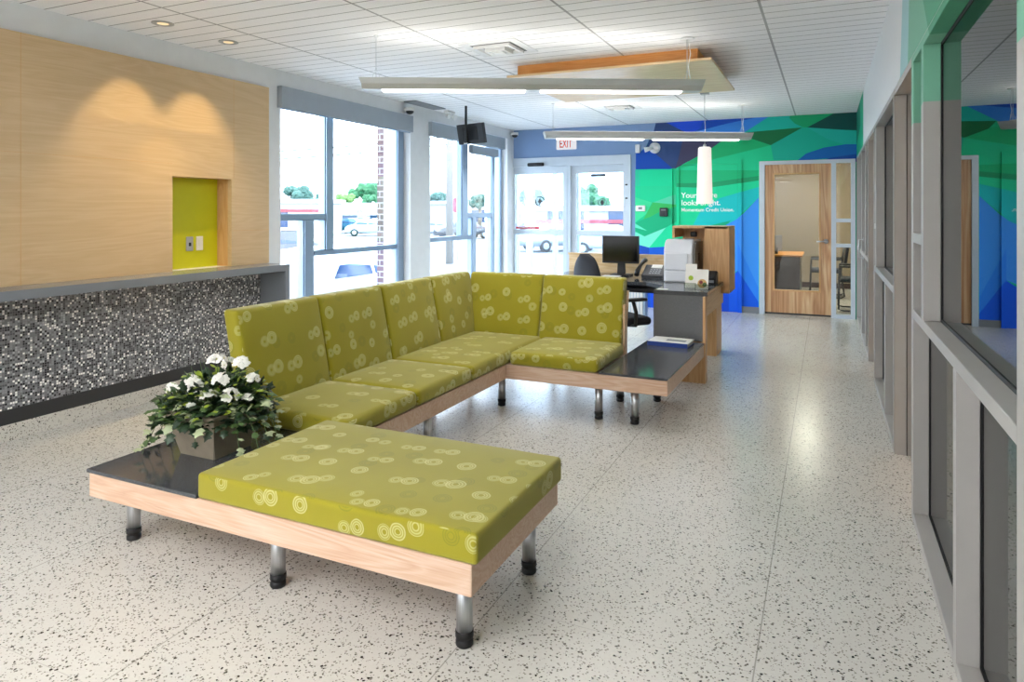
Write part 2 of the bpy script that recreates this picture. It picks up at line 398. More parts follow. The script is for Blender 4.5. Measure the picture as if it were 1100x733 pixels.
# ---------------------------------------------------------------- mural painting (facets defined on the wall plane)
YB = 10.38; XR = .37
MUR = [
 ('#08c086', [(683, 120), (925, 120), (925, 345), (683, 345)]),
 ('#7f9ac0', [(540, 100), (706, 131), (702, 142), (697.5, 150), (694, 157.5), (688, 163), (683, 165), (682.6, 345), (540, 345)]),
 ('#2b4578', [(705.5, 128), (716, 128), (737, 142), (734, 150), (727, 181), (722, 181), (705, 166), (694, 158), (697.5, 150), (702, 142)]),
 ('#42405f', [(737, 142), (742, 142), (790, 142), (776, 151), (762, 161), (730, 179), (725, 182), (727, 178), (733.5, 150)]),
 ('#0048ac', [(683, 165), (688, 163), (694, 158), (705, 166), (722.5, 181), (721, 182), (683, 182)]),
 ('#184cd0', [(713, 120), (770, 120), (752, 140), (741, 142.5), (737, 142.5), (714, 131)]),
 ('#0648b4', [(760, 120), (815, 120), (812, 126.8), (758, 139), (745, 142), (752, 138)]),
 ('#3484de', [(744, 142.5), (780, 133), (812, 126.5), (826, 120), (825, 126), (800.5, 142), (782, 150), (742, 150)]),
 ('#10bcaa', [(825, 126), (830, 120), (852, 120), (848, 127), (853.6, 132.7), (862, 136.5), (800.5, 142.5)]),
 ('#10a870', [(850, 118), (905, 118), (900, 122), (867, 137), (862, 136.5), (853.6, 132.7), (848, 127)]),
 ('#04504c', [(903, 118), (926, 118), (926, 140.5), (905, 139.5), (867, 137)]),
 ('#08b470', [(776, 151), (790, 148), (807, 148), (828, 156), (763, 172), (730, 180), (762, 161)]),
 ('#067040', [(800.5, 142.3), (862, 137), (828, 156), (807, 149)]),
 ('#10cc90', [(763, 172), (828, 156), (831, 172), (816, 174), (816, 188), (763, 188), (731, 182)]),
 ('#0cb49a', [(828, 156), (862, 137), (867, 137), (888, 149), (906, 154.5), (880, 159), (856, 172), (831, 172)]),
 ('#18b8a8', [(867, 137), (905, 139.5), (926, 141), (926, 155), (906, 155), (888, 149)]),
 ('#0868b8', [(908, 155), (926, 155), (926, 166), (893, 170), (856, 173), (866, 165), (885, 158.5)]),
 ('#0048a0', [(893, 169.5), (926, 164.5), (926, 174), (880, 173)]),
 ('#00d094', [(688, 182), (725, 182), (725, 201), (688, 201)]),
 ('#28c49c', [(683, 182), (688, 182), (688, 201), (683, 201)]),
 ('#10cc90', [(683, 200), (726, 200), (726, 212), (703, 217.5), (683, 212)]),
 ('#38d494', [(683, 212), (701, 217.5), (695, 230), (683, 239)]),
 ('#50c8a0', [(703, 217.5), (726, 209), (726, 220), (701, 218)]),
 ('#30b45c', [(702, 217.5), (727, 220), (727, 223), (712, 227), (699.6, 233), (691, 237)]),
 ('#06ac78', [(683, 240), (691, 236), (699.6, 233), (712, 226), (727, 222), (727, 246), (716, 245), (694, 254), (683, 248)]),
 ('#60dcb8', [(683, 240), (696, 248), (683, 244.5)]),
 ('#70e0c4', [(683, 249), (693, 254), (716, 244.5), (698, 266), (686, 263), (683, 262)]),
 ('#10d094', [(716, 244.5), (727, 238), (727, 262), (714, 265), (698, 266)]),
 ('#0848b0', [(683, 262), (698, 266), (700, 280), (700, 346), (683, 346)]),
 ('#0458c8', [(698, 266), (714, 265), (727, 262), (727, 346), (700, 346)]),
 ('#04b878', [(727, 183), (815, 183), (815, 190), (762, 197), (727, 197)]),
 ('#0a9a64', [(727, 197), (762, 196.5), (815, 189), (815, 194), (760, 202), (727, 201)]),
 ('#08d094', [(727, 201), (760, 202), (815, 194), (815, 201), (797, 206), (773, 213), (753, 226), (744, 243), (727, 243)]),
 ('#06c0c0', [(815, 201), (797, 206), (773, 213), (753, 226), (744, 243), (780, 243), (793, 235), (797, 229), (815, 212)]),
 ('#0aac80', [(760, 243), (785, 237), (780, 243)]),
 ('#3a94f0', [(815, 212), (799, 229), (791, 236), (780, 241.5), (770, 300), (793, 291), (815, 325)]),
 ('#2a84ee', [(797, 271), (815, 310), (815, 325), (793, 291), (793, 262)]),
 ('#0a5ce4', [(793, 291), (815, 325), (815, 346), (783, 346), (780, 300)]),
 ('#0848cc', [(700, 300), (783, 300), (783, 346), (700, 346)]),
]
def poly_world(pts): return [on_y(x, y, YB) for x, y in pts]
MURW = [(h, poly_world(p)) for h, p in MUR]
# right wall facets, (Y, Z)
MURR = [
 ('#d9dbdc', [(-5, -1), (12, -1), (12, 4), (-5, 4)]),
 ('#9fc6c8', [(4.02, 3.2), (4.35, 2.2), (4.35, 1.86), (3.3, 1.93), (3.1, 1.78), (2.6, 3.2)]),
 ('#74b096', [(3.75, 3.2), (3.95, 2.2), (3.85, 1.86), (3.3, 1.93), (3.1, 1.78), (-4, 2.0), (-4, 3.2)]),
 ('#4a9a76', [(3.2, 3.2), (3.4, 2.4), (3.0, 2.0), (2.0, 1.9), (-4, 2.1), (-4, 3.2)]),
 ('#10a078', [(8.55, 2.1), (10.5, 2.1), (10.5, 3), (8.55, 3)]),
 ('#04705c', [(9.2, 2.5), (10.5, 2.35), (10.5, 3), (9.6, 3)]),
]
MMAT = {}
def mmat(h):
    if h not in MMAT: MMAT[h] = plain('paint_' + h[1:], boost(h, 1.02), .55, 0, .3, var=.015)
    return MMAT[h]
for h, _ in MURW + MURR: mmat(h)
def inside(p, poly):
    r = False; n = len(poly)
    for i in range(n):
        (x0, y0), (x1, y1) = poly[i], poly[(i + 1) % n]
        if (y0 > p[1]) != (y1 > p[1]) and p[0] < (x1 - x0) * (p[1] - y0) / (y1 - y0) + x0: r = not r
    return r
def paint(bm, polys, axis, default, only=None):
    """cut the painted surface along every facet edge and give each piece its paint"""
    a, b = (0, 2) if axis == 'Y' else (1, 2)
    los = (min(v.co[a] for v in bm.verts), min(v.co[b] for v in bm.verts)); his = (max(v.co[a] for v in bm.verts), max(v.co[b] for v in bm.verts))
    for _, poly in polys:
        for i in range(len(poly)):
            p, q = poly[i], poly[(i + 1) % len(poly)]
            if max(p[0], q[0]) < los[0] or min(p[0], q[0]) > his[0] or max(p[1], q[1]) < los[1] or min(p[1], q[1]) > his[1]: continue
            d = (q[0] - p[0], q[1] - p[1])
            if math.hypot(*d) < 1e-6: continue
            co = Vector((0, 0, 0)); co[a] = p[0]; co[b] = p[1]
            no = Vector((0, 0, 0)); no[a] = -d[1]; no[b] = d[0]
            fs = []
            m = .001
            for f in bm.faces:
                us = [v.co[a] for v in f.verts]; ws = [v.co[b] for v in f.verts]
                if max(us) < min(p[0], q[0]) - m or min(us) > max(p[0], q[0]) + m or max(ws) < min(p[1], q[1]) - m or min(ws) > max(p[1], q[1]) + m: continue
                fs.append(f)
            if not fs: continue
            es = {e for f in fs for e in f.edges}; vs = {v for f in fs for v in f.verts}
            bmesh.ops.bisect_plane(bm, geom=list(vs) + list(es) + fs, plane_co=co, plane_no=no, dist=1e-6)
    mats = [default]
    for f in bm.faces:
        c = f.calc_center_median(); k = None
        for h, poly in polys:
            if inside((c[a], c[b]), poly): k = h
        if only and not only(c, f): k = None
        if k is None: f.material_index = 0
        else:
            m = mmat(k)
            if m not in mats: mats.append(m)
            f.material_index = mats.index(m)
    return mats

# ================================================================= THE ROOM
CH = 2.81; XL = -4.745; YF = -3.6
struct('floor', bx(-5.3, 3.6, YF - .2, 14.6, -.12, 0), M['floor'])
struct('ceiling', bx(-5.1, XR + .1, YF - .2, YB, CH, CH + .1), M['ceil'])
# left wall: pieces around the two window openings
W1 = (5.02, 7.27); W2 = (7.74, 10.14); ZW = 2.66
bm = new()
NY0, NY1, NZ0, NZ1, NXB = 3.786, 4.394, .985, 1.751, -4.879   # niche of the tea point
box(bm, -5.15, XL, YF - .2, NY0, 0, CH); box(bm, -5.15, XL, NY1, W1[0], 0, CH); box(bm, -5.15, XL, NY0, NY1, 0, NZ0); box(bm, -5.15, XL, NY0, NY1, NZ1, CH); box(bm, -5.15, NXB, NY0, NY1, NZ0, NZ1)
box(bm, -5.15, XL, W1[1], W2[0], 0, CH); box(bm, -5.15, XL, W2[1], YB + .15, 0, CH)
box(bm, -5.15, XL, W1[0], W1[1], ZW, CH); box(bm, -5.15, XL, W2[0], W2[1], ZW, CH)
box(bm, -5.15, XL, W1[0], W1[1], 0, .12); box(bm, -5.15, XL, W2[0], W2[1], 0, .12)
# the niche of the tea point is let into this wall: cut later by its own lining
struct('wall_left', bm, M['white'])
# back wall, painted, with openings for entrance (X -4.87..-2.75, z..2.35) and office door (X -.87.. .356, z..2.18)
EX0, EX1, EZ = -4.87, -2.745, 2.345; DX0, DX1, DZ = -.875, .356, 2.178
bm = new()
box(bm, -5.0, EX0, YB, YB + .15, 0, CH); box(bm, EX0, EX1, YB, YB + .15, EZ, CH); box(bm, EX1, DX0, YB, YB + .15, 0, CH)
box(bm, DX0, DX1, YB, YB + .15, DZ, CH); box(bm, DX1, XR + .1, YB, YB + .15, 0, CH)
mats = paint(bm, MURW, 'Y', M['purple'], only=lambda c, f: c.y < YB + .001)
struct('wall_back', bm, mats)
# behind the camera
bm = new()
box(bm, -5.1, XR + .1, YF - .2, YF, 0, CH)
struct('wall_front', bm, M['white'])

# ---- right wall: storefront framing, glass and doorways
bm = new()
box(bm, XR, XR + .14, YF, YB, 2.2, CH)
mats = paint(bm, MURR, 'X', M['white'], only=lambda c, f: c.x < XR + .001)
struct('wall_right', bm, mats)
XG = .434
def store(name, y0, y1, uprights, lows, rails, mural=False, y_rail=None, extra=None):
    root = sroot(name, (XR, y0, 0))
    cutr = []
    for a, b, z0, z1 in rails:
        segs = [(a, b)]
        for ua, ub, uz0, uz1 in uprights + lows:
            if uz0 < z1 - 1e-4 and uz1 > z0 + 1e-4:
                nx = []
                for c0, c1 in segs:
                    if ub <= c0 or ua >= c1: nx.append((c0, c1)); continue
                    if ua > c0: nx.append((c0, ua))
                    if ub < c1: nx.append((ub, c1))
                segs = nx
        cutr += [(c0, c1, z0, z1) for c0, c1 in segs if c1 - c0 > .005]
    rails = cutr
    bm = new()
    for a, b, z0, z1 in uprights + lows: box(bm, XR, XG, a, b, z0, z1, .002, 1)
    for a, b, z0, z1 in rails: box(bm, XR, XG, a, b, z0, z1, .002, 1)
    mats = paint(bm, MURR[1:4], 'X', M['taupe']) if mural else [M['taupe']]
    obj('window_frame', bm, mats, root)
    bm = new()
    for a, b, z0, z1 in uprights: box(bm, XG + .0005, XG + .0035, a - .010, b + .010, z0, z1)
    for a, b, z0, z1 in lows: box(bm, XG + .0005, XG + .0035, a - .010, b + .010, z0, z1)
    for a, b, z0, z1 in rails: box(bm, XG + .0005, XG + .0035, a, b, max(0, z0 - .010), z1 + .010)
    obj('gasket', bm, M['gasket'], root)
    obj('pane', bx(XG + .004, XG + .010, y0 + .01, y1 - .01, .01, 2.19), M['dglass'], root)
    # office-side frame behind the glass
    bm = new()
    for a, b, z0, z1 in uprights + lows + rails: box(bm, XG + .0105, XG + .06, a, b, z0, z1)
    obj('window_stop', bm, M['taupe'], root)
    return root
ZR = (.957, 1.0)
store('window_3', -2.0, 3.79, [(3.715, 3.79, 0, 2.2), (3.347, 3.415, 1.0, 2.2), (1.715, 1.785, 0, 2.2), (.10, .17, 0, 2.2), (-2.0, -1.93, 0, 2.2)],
      [(2.54, 2.60, 0, .957)], [(-2.0, 3.79, ZR[0], ZR[1]), (-2.0, 3.79, 2.165, 2.2), (-2.0, 3.79, 0, .04), (3.347, 3.79, 1.315, 1.36)], True)
store('window_4', 4.708, 6.66, [(4.708, 4.79, 0, 2.2), (6.386, 6.45, 1.0, 2.2), (6.60, 6.66, 0, 2.2)], [(5.45, 5.51, 0, .957)],
      [(4.708, 6.66, *ZR), (4.708, 6.66, 2.165, 2.2), (4.708, 6.66, 0, .04), (6.386, 6.66, 1.315, 1.36)])
store('window_5', 7.52, YB, [(7.52, 7.60, 0, 2.2), (8.1, 8.16, 0, 2.2), (8.95, 9.02, 0, 2.2), (10.3, YB, 0, 2.2)], [],
      [(7.52, YB, *ZR), (7.52, YB, 2.165, 2.2), (7.52, YB, 0, .04)])
struct('wall_right_near', bx(XR, XR + .14, YF, -2.0, 0, 2.2), M['white'])
def office_door(name, y0, y1):
    root = sroot(name, (XR + .11, y0, 0))
    bm = new()
    box(bm, XR, XR + .14, y1 - .0015, y1 + .03, 0, 2.199); box(bm, XR + .066, XR + .14, y0 - .03, y0 + .0015, 0, 2.199); box(bm, XR + .001, XR + .14, y0, y1, 2.16, 2.199)
    obj('door_frame', bm, M['taupe'], root)
    bm = new()
    X0, X1 = XR + .09, XR + .13
    box(bm, X0, X1, y0 + .01, y0 + .16, .01, 2.15); box(bm, X0, X1, y1 - .16, y1 - .01, .01, 2.15)
    box(bm, X0, X1, y0 + .16, y1 - .16, .01, .3); box(bm, X0, X1, y0 + .16, y1 - .16, 2.0, 2.15)
    leaf = obj('door_leaf', bm, M['doorwood'], root)
    obj('pane', bx(X0 + .016, X0 + .022, y0 + .155, y1 - .155, .295, 2.005), M['oglass'], root)
    bm = new(); tube(bm, [(X0, y0 + .07, 1.0), (X0 - .05, y0 + .07, 1.0), (X0 - .055, y0 + .17, 1.0)], .009)
    obj('door_handle', bm, M['steel'], root)
office_door('door_3', 3.79, 4.708); office_door('door_4', 6.66, 7.52)
# offices behind the right wall
bm = new()
box(bm, 3.4, 3.5, YF, 10.5, 0, CH); box(bm, XR + .14, 3.4, 4.2, 4.3, 0, CH); box(bm, XR + .14, 3.4, 7.0, 7.1, 0, CH); box(bm, XR + .14, 3.4, YF - .1, YF, 0, CH)
box(bm, XR + .14, 3.5, YF, YB, 2.62, 2.7)
struct('wall_offices', bm, M['tan'])
# door-pull on the far glazed bay
pull = thing('door_pull', 'slim silver pull handle on the farthest glazed bay of the right wall', 'door handle', (XR - .04, 8.5, .95))
obj('grip', tube(new(), [(XR - .001, 8.5, .95), (XR - .045, 8.5, .95), (XR - .045, 8.5, 1.15), (XR - .001, 8.5, 1.15)], .008), M['steel'], pull)
for z in (.95, 1.15): obj('mount_plate', bx(XR - .004, XR, 8.48, 8.52, z - .02, z + .02), M['steel'], pull)

# ---- office behind the wooden door
bm = new()
box(bm, -2.4, -2.3, YB + .15, 14.5, 0, CH); box(bm, 2.0, 2.1, YB + .15, 14.5, 0, CH); box(bm, -2.4, 2.1, 14.4, 14.5, 0, CH); box(bm, -2.4, 2.1, YB + .15, 14.5, 2.7, CH)
struct('wall_far_office', bm, M['tan'])
struct('baseboard_far_office', bx(-2.3, 2.0, 14.38, 14.4, 0, .1), M['cherry'])

# ---- wooden office door with sidelight (back wall, right)
d = sroot('door_1', (-.25, YB, 0))
bm = new(); y0, y1 = YB - .03, YB + .12
ML0, ML1 = .058, .118
box(bm, DX0, -.803, y0, y1, 0, 2.128); box(bm, DX0, DX1, y0, y1, 2.128, DZ); box(bm, ML0, ML1, y0, y1, 0, 2.128); box(bm, .30, DX1, y0, y1, 0, 2.128)
box(bm, ML1, .30, y0, y1, 0, .05); box(bm, ML1, .30, y0, y1, 1.315, 1.365); box(bm, ML1, .30, y0, y1, .972, 1.02)
obj('door_frame', bm, M['aluw'], d)
bm = new(); Y0, Y1 = YB - .01, YB + .035
a0, a1 = -.80, .055; g0, g1, h0, h1 = -.672, -.094, .36, 1.985
box(bm, a0, g0, Y0, Y1, .03, 2.125); box(bm, g1, a1, Y0, Y1, .03, 2.125); box(bm, g0, g1, Y0, Y1, .03, h0); box(bm, g0, g1, Y0, Y1, h1, 2.125)
leaf = obj('door_leaf', bm, M['doorwood'], d)
bm = new(); w = .02
box(bm, g0 - w, g0, Y0 - .008, Y0, h0 - w, h1 + w); box(bm, g1, g1 + w, Y0 - .008, Y0, h0 - w, h1 + w); box(bm, g0, g1, Y0 - .008, Y0, h0 - w, h0); box(bm, g0, g1, Y0 - .008, Y0, h1, h1 + w)
obj('glazing_bead', bm, M['maple_z'], leaf)
obj('pane', bx(g0, g1, YB + .01, YB + .016, h0, h1), M['oglass'], d)
obj('sidelight_pane', bx(ML1, .30, YB + .03, YB + .036, .05, 2.128), M['oglass'], d)
bm = new(); lathe(bm, [(.032, 0), (.032, .012), (.014, .018), (.014, .05)], (0, 0, 0), 16, Matrix.Translation((-.01, Y0, 1.05)) @ Matrix.Rotation(R(90), 4, 'X'))
tube(bm, [(-.01, Y0 - .048, 1.05), (-.06, Y0 - .052, 1.05), (-.125, Y0 - .048, 1.048)], .010)
obj('door_handle', bm, M['steel'], d)
obj('door_sweep', bx(a0, a1, Y0 - .003, Y0, .01, .035), M['dark'], leaf)

# ---- painted-over door beside it (carries the lettering)
d = sroot('door_2', (-1.6, YB, 0))
pxl, pxr = on_y(725, 250, YB)[0], on_y(797, 250, YB)[0]; il, ir = on_y(730, 250, YB)[0], on_y(793, 250, YB)[0]; tz = on_y(760, 173, YB)[1]
bm = new(); box(bm, pxl, il, YB - .03, YB, 0, tz); box(bm, ir, pxr, YB - .03, YB, 0, tz); box(bm, il, ir, YB - .03, YB, tz - .055, tz)
mats = paint(bm, MURW, 'Y', M['purple']); obj('door_frame', bm, mats, d)
bm = new(); box(bm, il + .004, ir - .004, YB - .012, YB, .02, tz - .06)
mats = paint(bm, MURW, 'Y', M['purple']); obj('door_leaf', bm, mats, d)
# pier left of it
bm = new(); box(bm, -2.672, pxl - .03, YB - .045, YB, 0, on_y(700, 182, YB)[1])
mats = paint(bm, MURW, 'Y', M['purple']); struct('trim_1', bm, mats)
struct('baseboard_back', bx(pxr, DX0, YB - .012, YB, 0, .09), M['grey'])
for txt, px, py, h in (('Your future', 732, 212.6, 10.6), ('looks bright.', 732, 220.6, 10.6), ('Momentum Credit Union.', 732, 227.2, 6.6)):
    x, z = on_y(px, py, YB)
    bm = text_mesh(txt, 1.0, .001, .012)
    w = max(v.co.x for v in bm.verts)
    tw = {'Your future': on_y(770.5, py, YB)[0] - x, 'looks bright.': on_y(774, py, YB)[0] - x, 'Momentum Credit Union.': on_y(788.5, py, YB)[0] - x}[txt]
    k = tw / w
    bmesh.ops.transform(bm, matrix=Matrix.Translation((x, YB - .0135, z)) @ Matrix.Rotation(R(90), 4, 'X') @ Matrix.Diagonal((k, k * (1.0 if h > 8 else 1.0), 1, 1)), verts=bm.verts)
    for v in bm.verts: v.co.y = YB - .0135 + (v.co.y - YB + .0135) * .6
    obj('lettering', bm, M['textw'], d)

# ---- left windows
def left_window(name, y0, y1, members, rails):
    root = sroot(name, (-4.9, y0, .12))
    bm = new()
    for a, b, z0, z1 in members + rails:
        box(bm, -4.94, -4.855, a, b, z0, z1, .003, 1)
    obj('window_frame', bm, M['alu'], root)
    bm = new()
    for a, b, z0, z1 in members + rails:
        if b - a < z1 - z0: box(bm, -4.854, -4.84, a + .012, b - .012, z0, z1)
        else: box(bm, -4.854, -4.84, a, b, z0 + .01, z1 - .01)
    obj('mullion_cap', bm, M['alu'], root)
    obj('pane', bx(-4.90, -4.892, y0 + .01, y1 - .01, .14, ZW - .02), M['glass'], root)
    obj('window_sill', bx(-4.835, XL + .01, y0 + .001, y1 - .001, .12, .14), M['white'], root)
left_window('window_1', *W1,
    [(5.785, 5.921, 1.055, ZW - .06), (5.456, 5.61, .18, 1.37), (7.12, 7.27, .12, ZW), (5.02, 5.07, .12, ZW)],
    [(5.07, 5.785, 1.37, 1.437), (5.61, 7.12, .998, 1.055), (5.07, 7.12, .12, .18), (5.07, 7.12, ZW - .06, ZW)])
left_window('window_2', *W2,
    [(8.788, 8.974, 1.11, ZW - .06), (9.104, 9.233, .18, 1.37), (9.766, 9.88, .18, ZW - .06), (7.74, 7.79, .12, ZW), (10.08, 10.14, .12, ZW)],
    [(8.974, 9.766, 1.37, 1.439), (7.79, 9.104, 1.047, 1.11), (7.79, 10.08, .12, .18), (7.79, 10.08, ZW - .06, ZW)])
# shade cassettes
def cassette(y0, y1, z0, z1, x0, x1, label):
    t = thing('roller_shade', label, 'roller shade', ((x0 + x1) / 2, (y0 + y1) / 2, z0), group='roller shades above the windows')
    obj('cassette', bx(x0, x1, y0, y1, z0, z1, .004, 1), M['shade'], t)
    obj('bottom_bar', bx(x0 + .012, x0 + .03, y0 + .02, y1 - .02, z0 - .012, z0 + .001, .003, 1), M['alu'], t)
    obj('end_cap', bx(x0 - .002, x1 + .003, y0 - .004, y0, z0 - .002, z1), M['shade'], t)
    obj('end_cap', bx(x0 - .002, x1 + .003, y1, y1 + .004, z0 - .002, z1), M['shade'], t)
cassette(4.98, 7.24, 2.452, 2.655, XL - .0, -4.69, 'long pale grey shade cassette across the top of the window beside the wood panel')
cassette(7.70, 9.93, 2.462, 2.64, XL - .0, -4.69, 'long grey shade cassette across the window behind the hanging monitor')
cassette(8.97, 9.86, 2.335, 2.455, -4.83, -4.77, 'short blue-grey shade lowered below the cassette, right of the hanging monitor')

# ---- entrance: sliding doors
def sheet_x(px, Y): return on_y(px, 200, Y)[0]
e = sroot('door_5', (-3.8, YB, 0))
YE0, YE1 = YB - .03, YB + .11
bm = new()
xl, xr = EX0 + .002, EX1 - .002
box(bm, xl, sheet_x(548.5, YB), YE0, YE1, 0, 2.2); box(bm, sheet_x(670, YB), xr, YE0, YE1, 0, 2.2); box(bm, xl, xr, YE0, YE1, 2.2, EZ - .002); box(bm, sheet_x(609, YB), sheet_x(612.5, YB), YE0 + .03, YE1, 0, 2.2)
obj('door_frame', bm, M['aluw'], e)
def leaf(px0, px1, yy, nm, ztop=2.195):
    x0, x1 = sheet_x(px0, YB), sheet_x(px1, YB)
    bm = new(); s = .075
    zt = on_y(580, 187, YB)[1]; zm1 = on_y(580, 247, YB)[1]; zm0 = on_y(580, 252, YB)[1]
    box(bm, x0, x0 + s, yy, yy + .045, .02, ztop); box(bm, x1 - s, x1, yy, yy + .045, .02, ztop)
    box(bm, x0 + s, x1 - s, yy, yy + .045, zt, ztop); box(bm, x0 + s, x1 - s, yy, yy + .045, zm0, zm1); box(bm, x0 + s, x1 - s, yy, yy + .045, .02, .2)
    o = obj(nm, bm, M['aluw'], e)
    obj('pane', bx(x0 + s - .005, x1 - s + .005, yy + .02, yy + .026, .15, zt + .005), M['glass'], o)
    return o
l1 = leaf(548.7, 609.5, YB + .0, 'sliding_leaf'); l2 = leaf(613, 674.5, YB + .055, 'sliding_leaf')
def decal(px, py, par, r=.085, y=YB + .012):
    x, z = on_y(px, py, y)
    bm = new(); n = 28
    for k in range(n):
        a, b = 2 * math.pi * k / n, 2 * math.pi * (k + 1) / n
        vs = [bm.verts.new((x + rr * math.cos(q), y, z + rr * math.sin(q))) for rr, q in ((r * .86, a), (r, a), (r, b), (r * .86, b))]
        bm.faces.new(vs)
    bmesh.ops.remove_doubles(bm, verts=bm.verts, dist=1e-5)
    g = bmesh.ops.extrude_face_region(bm, geom=list(bm.faces)); bmesh.ops.translate(bm, verts=[v for v in g['geom'] if isinstance(v, bmesh.types.BMVert)], vec=(0, .0015, 0))
    obj('decal_ring', bm, M['dark'], par)
    pts = [(x - .040, z - .006), (x, z + .058), (x + .040, z - .006), (x + .022, z - .006), (x + .026, z - .03), (x + .010, z - .026), (x + .008, z - .05), (x - .008, z - .05), (x - .010, z - .026), (x - .026, z - .03), (x - .022, z - .006)]
    obj('decal_mark', prism(new(), pts, y, y + .0015, axis='Y'), M['dark'], par)
decal(580, 216.5, l1); decal(647, 218, l2, .07, YB + .07)
x, z = on_y(554, 246, YB); x2 = on_y(579, 246, YB)[0]
obj('safety_strip', bx(x, x2, YB + .010, YB + .014, z, z + .04, .002, 1), M['redtape'], l1)
bm = text_mesh('AUTOMATIC DOOR', .034, .0004); bmesh.ops.transform(bm, matrix=Matrix.Translation((x + .035, YB + .0092, z + .009)) @ Matrix.Rotation(R(90), 4, 'X'), verts=bm.verts)
obj('strip_text', bm, M['textw'], l1)
x, z = on_y(549.3, 237, YE0)
obj('lock_tag', bx(x - .02, x + .02, YE0 - .005, YE0, z - .025, z + .025), M['redtape'], e)
x, z = on_y(576, 177, YE0)
sn = thing('door_sensor', 'black pill-shaped motion sensor on the header above the left sliding leaf', 'sensor', (x, YE0, z))
obj('housing', rbox(new(), x - .145, x + .145, YE0 - .05, YE0 - .001, z - .03, z + .03, .022, n=2), M['black'], sn)
obj('sensor_window', bx(x - .03, x + .03, YE0 - .054, YE0 - .049, z - .022, z - .004), M['dark'], sn)
# key switches on right frame post
for py in (198.5, 213): 
    x, z = on_y(673, py, YE0)
    tag(obj('key_switch', bx(x - .018, x + .018, YE0 - .008, YE0, z - .012, z + .012, .003, 1), M['dark']), 'small dark key switch on the right entrance frame, %s of two' % ('upper' if py < 200 else 'lower'), 'switch', 'key switches on the entrance frame')

# vestibule outside the sliding doors
YV = 12.8
v = sroot('door_6', (-3.8, YV, 0))
def vx(px): return on_y(px, 200, YV)[0]
bm = new()
for a, b in ((548, 556), (565, 570.5), (593.5, 597.5), (617, 622), (672, 680)): box(bm, vx(a), vx(b), YV, YV + .1, 0, 2.35)
box(bm, vx(548), vx(680), YV, YV + .1, 2.35, 2.6); box(bm, vx(548), vx(680), YV + .02, YV + .08, .98, 1.05)
obj('door_frame', bm, M['alu'], v)
obj('pane', bx(vx(556), vx(672), YV + .04, YV + .046, 0, 2.35), M['glass'], v)
bm = new(); box(bm, -5.3, -5.15, YB + .16, 11.35, -.1, 2.8); box(bm, -2.55, -2.4, YB + .15, YV, 0, 2.8); box(bm, -5.3, -2.4, YB + .15, YV + .1, 2.62, 2.8)
struct('wall_vestibule', bm, M['bwhite'])
x, z = on_y(643, 188.5, YV)
sn2 = thing('door_sensor', 'grey motion sensor over the outer vestibule doors, seen through the glass', 'sensor', (x, YV, z))
obj('housing', rbox(new(), x - .15, x + .15, YV - .05, YV - .001, z - .03, z + .03, .02, n=2), M['black'], sn2)
obj('sensor_window', bx(x - .03, x + .03, YV - .054, YV - .049, z - .02, z - .004), M['dark'], sn2)

# ================================================================= TEA POINT: wood panel, niche, counter with mosaic
XP = -4.70; YT = .9
bm = new()
ys = [YT, 3.795, 4.385, 4.825]
box(bm, XL, XP, YT, 3.795, .986, 2.612); box(bm, XL, XP, 4.385, 4.825, .986, 2.612); box(bm, XL, XP, 3.795, 4.385, 1.742, 2.612)
wp = thing('wall_panelling', 'tall blond birch panelling on the left wall around the lime niche', 'wall panel', (XP, 3.5, .9))
obj('panel_sheet', bm, M['panel'], wp)
bm = new()
for y in (2.671, 4.378 + .03): box(bm, XP - .0005, XP + .0006, y, y + .003, .985 if y < 3 else 1.75, 2.612)
box(bm, XP - .0005, XP + .0006, 4.40, 4.825, 1.292, 1.295); box(bm, XP - .0005, XP + .0006, YT + .01, 3.79, 1.84, 1.842)
obj('panel_joint', bm, M['maple_z'], wp)
# niche lining (recess represented in depth by cutting through the wall)
nb = -4.87
obj('niche_back', bx(nb - .008, nb, 3.787, 4.393, .986, 1.75), M['lime'], wp)
bm = new(); box(bm, nb, XL - .0005, 3.786, 3.796, .986, 1.75); box(bm, nb, XL - .0005, 4.384, 4.394, .986, 1.75); box(bm, nb, XL - .0005, 3.796, 4.384, 1.742, 1.75)
obj('niche_lining', bm, M['maple_z'], wp)
# outlet and switch plates in niche
for (py, lab, kind) in ((4.095, 'steel socket plate on the lime niche back, left of the white one', 'g'), (4.195, 'white switch plate on the lime niche back, right of the steel one', 'w')):
    t = thing('wall_plate', lab, 'wall socket' if kind == 'g' else 'switch', (nb, py, 1.19), group='plates in the lime niche')
    obj('plate', bx(nb, nb + .007, py - .035, py + .035, 1.13, 1.25, .003, 1), M['plategrey' if kind == 'g' else 'plate'], t)
    obj('insert', bx(nb + .006, nb + .010, py - .012, py + .012, 1.17, 1.20 if kind == 'g' else 1.225, .002, 1), M['black' if kind == 'g' else 'plate'], t)
# counter
ct = thing('service_counter', 'long grey stone-topped counter faced with black, grey and white mosaic', 'counter', (-4.43, 4.8, 0))
XF = -4.43; YC = 4.802
bm = new(); prism(bm, [(YT, .985), (YC, .985), (YC, 0), (YC - .053, 0), (YC - .053, .925), (YT, .925)], XL + .001, XF, axis='X')
obj('countertop', bm, M['counter'], ct)
obj('mosaic_front', bx(XL + .001, XL + .012, YT + .01, YC - .053, .2, .925), M['mosaic'], ct)
obj('toe_base', bx(XL + .001, XL + .016, YT + .01, YC - .053, .105, .2), M['kick'], ct)
obj('cove_base', bx(XL + .001, XL + .020, YT + .01, YC - .053, 0, .105), M['floor'], ct)

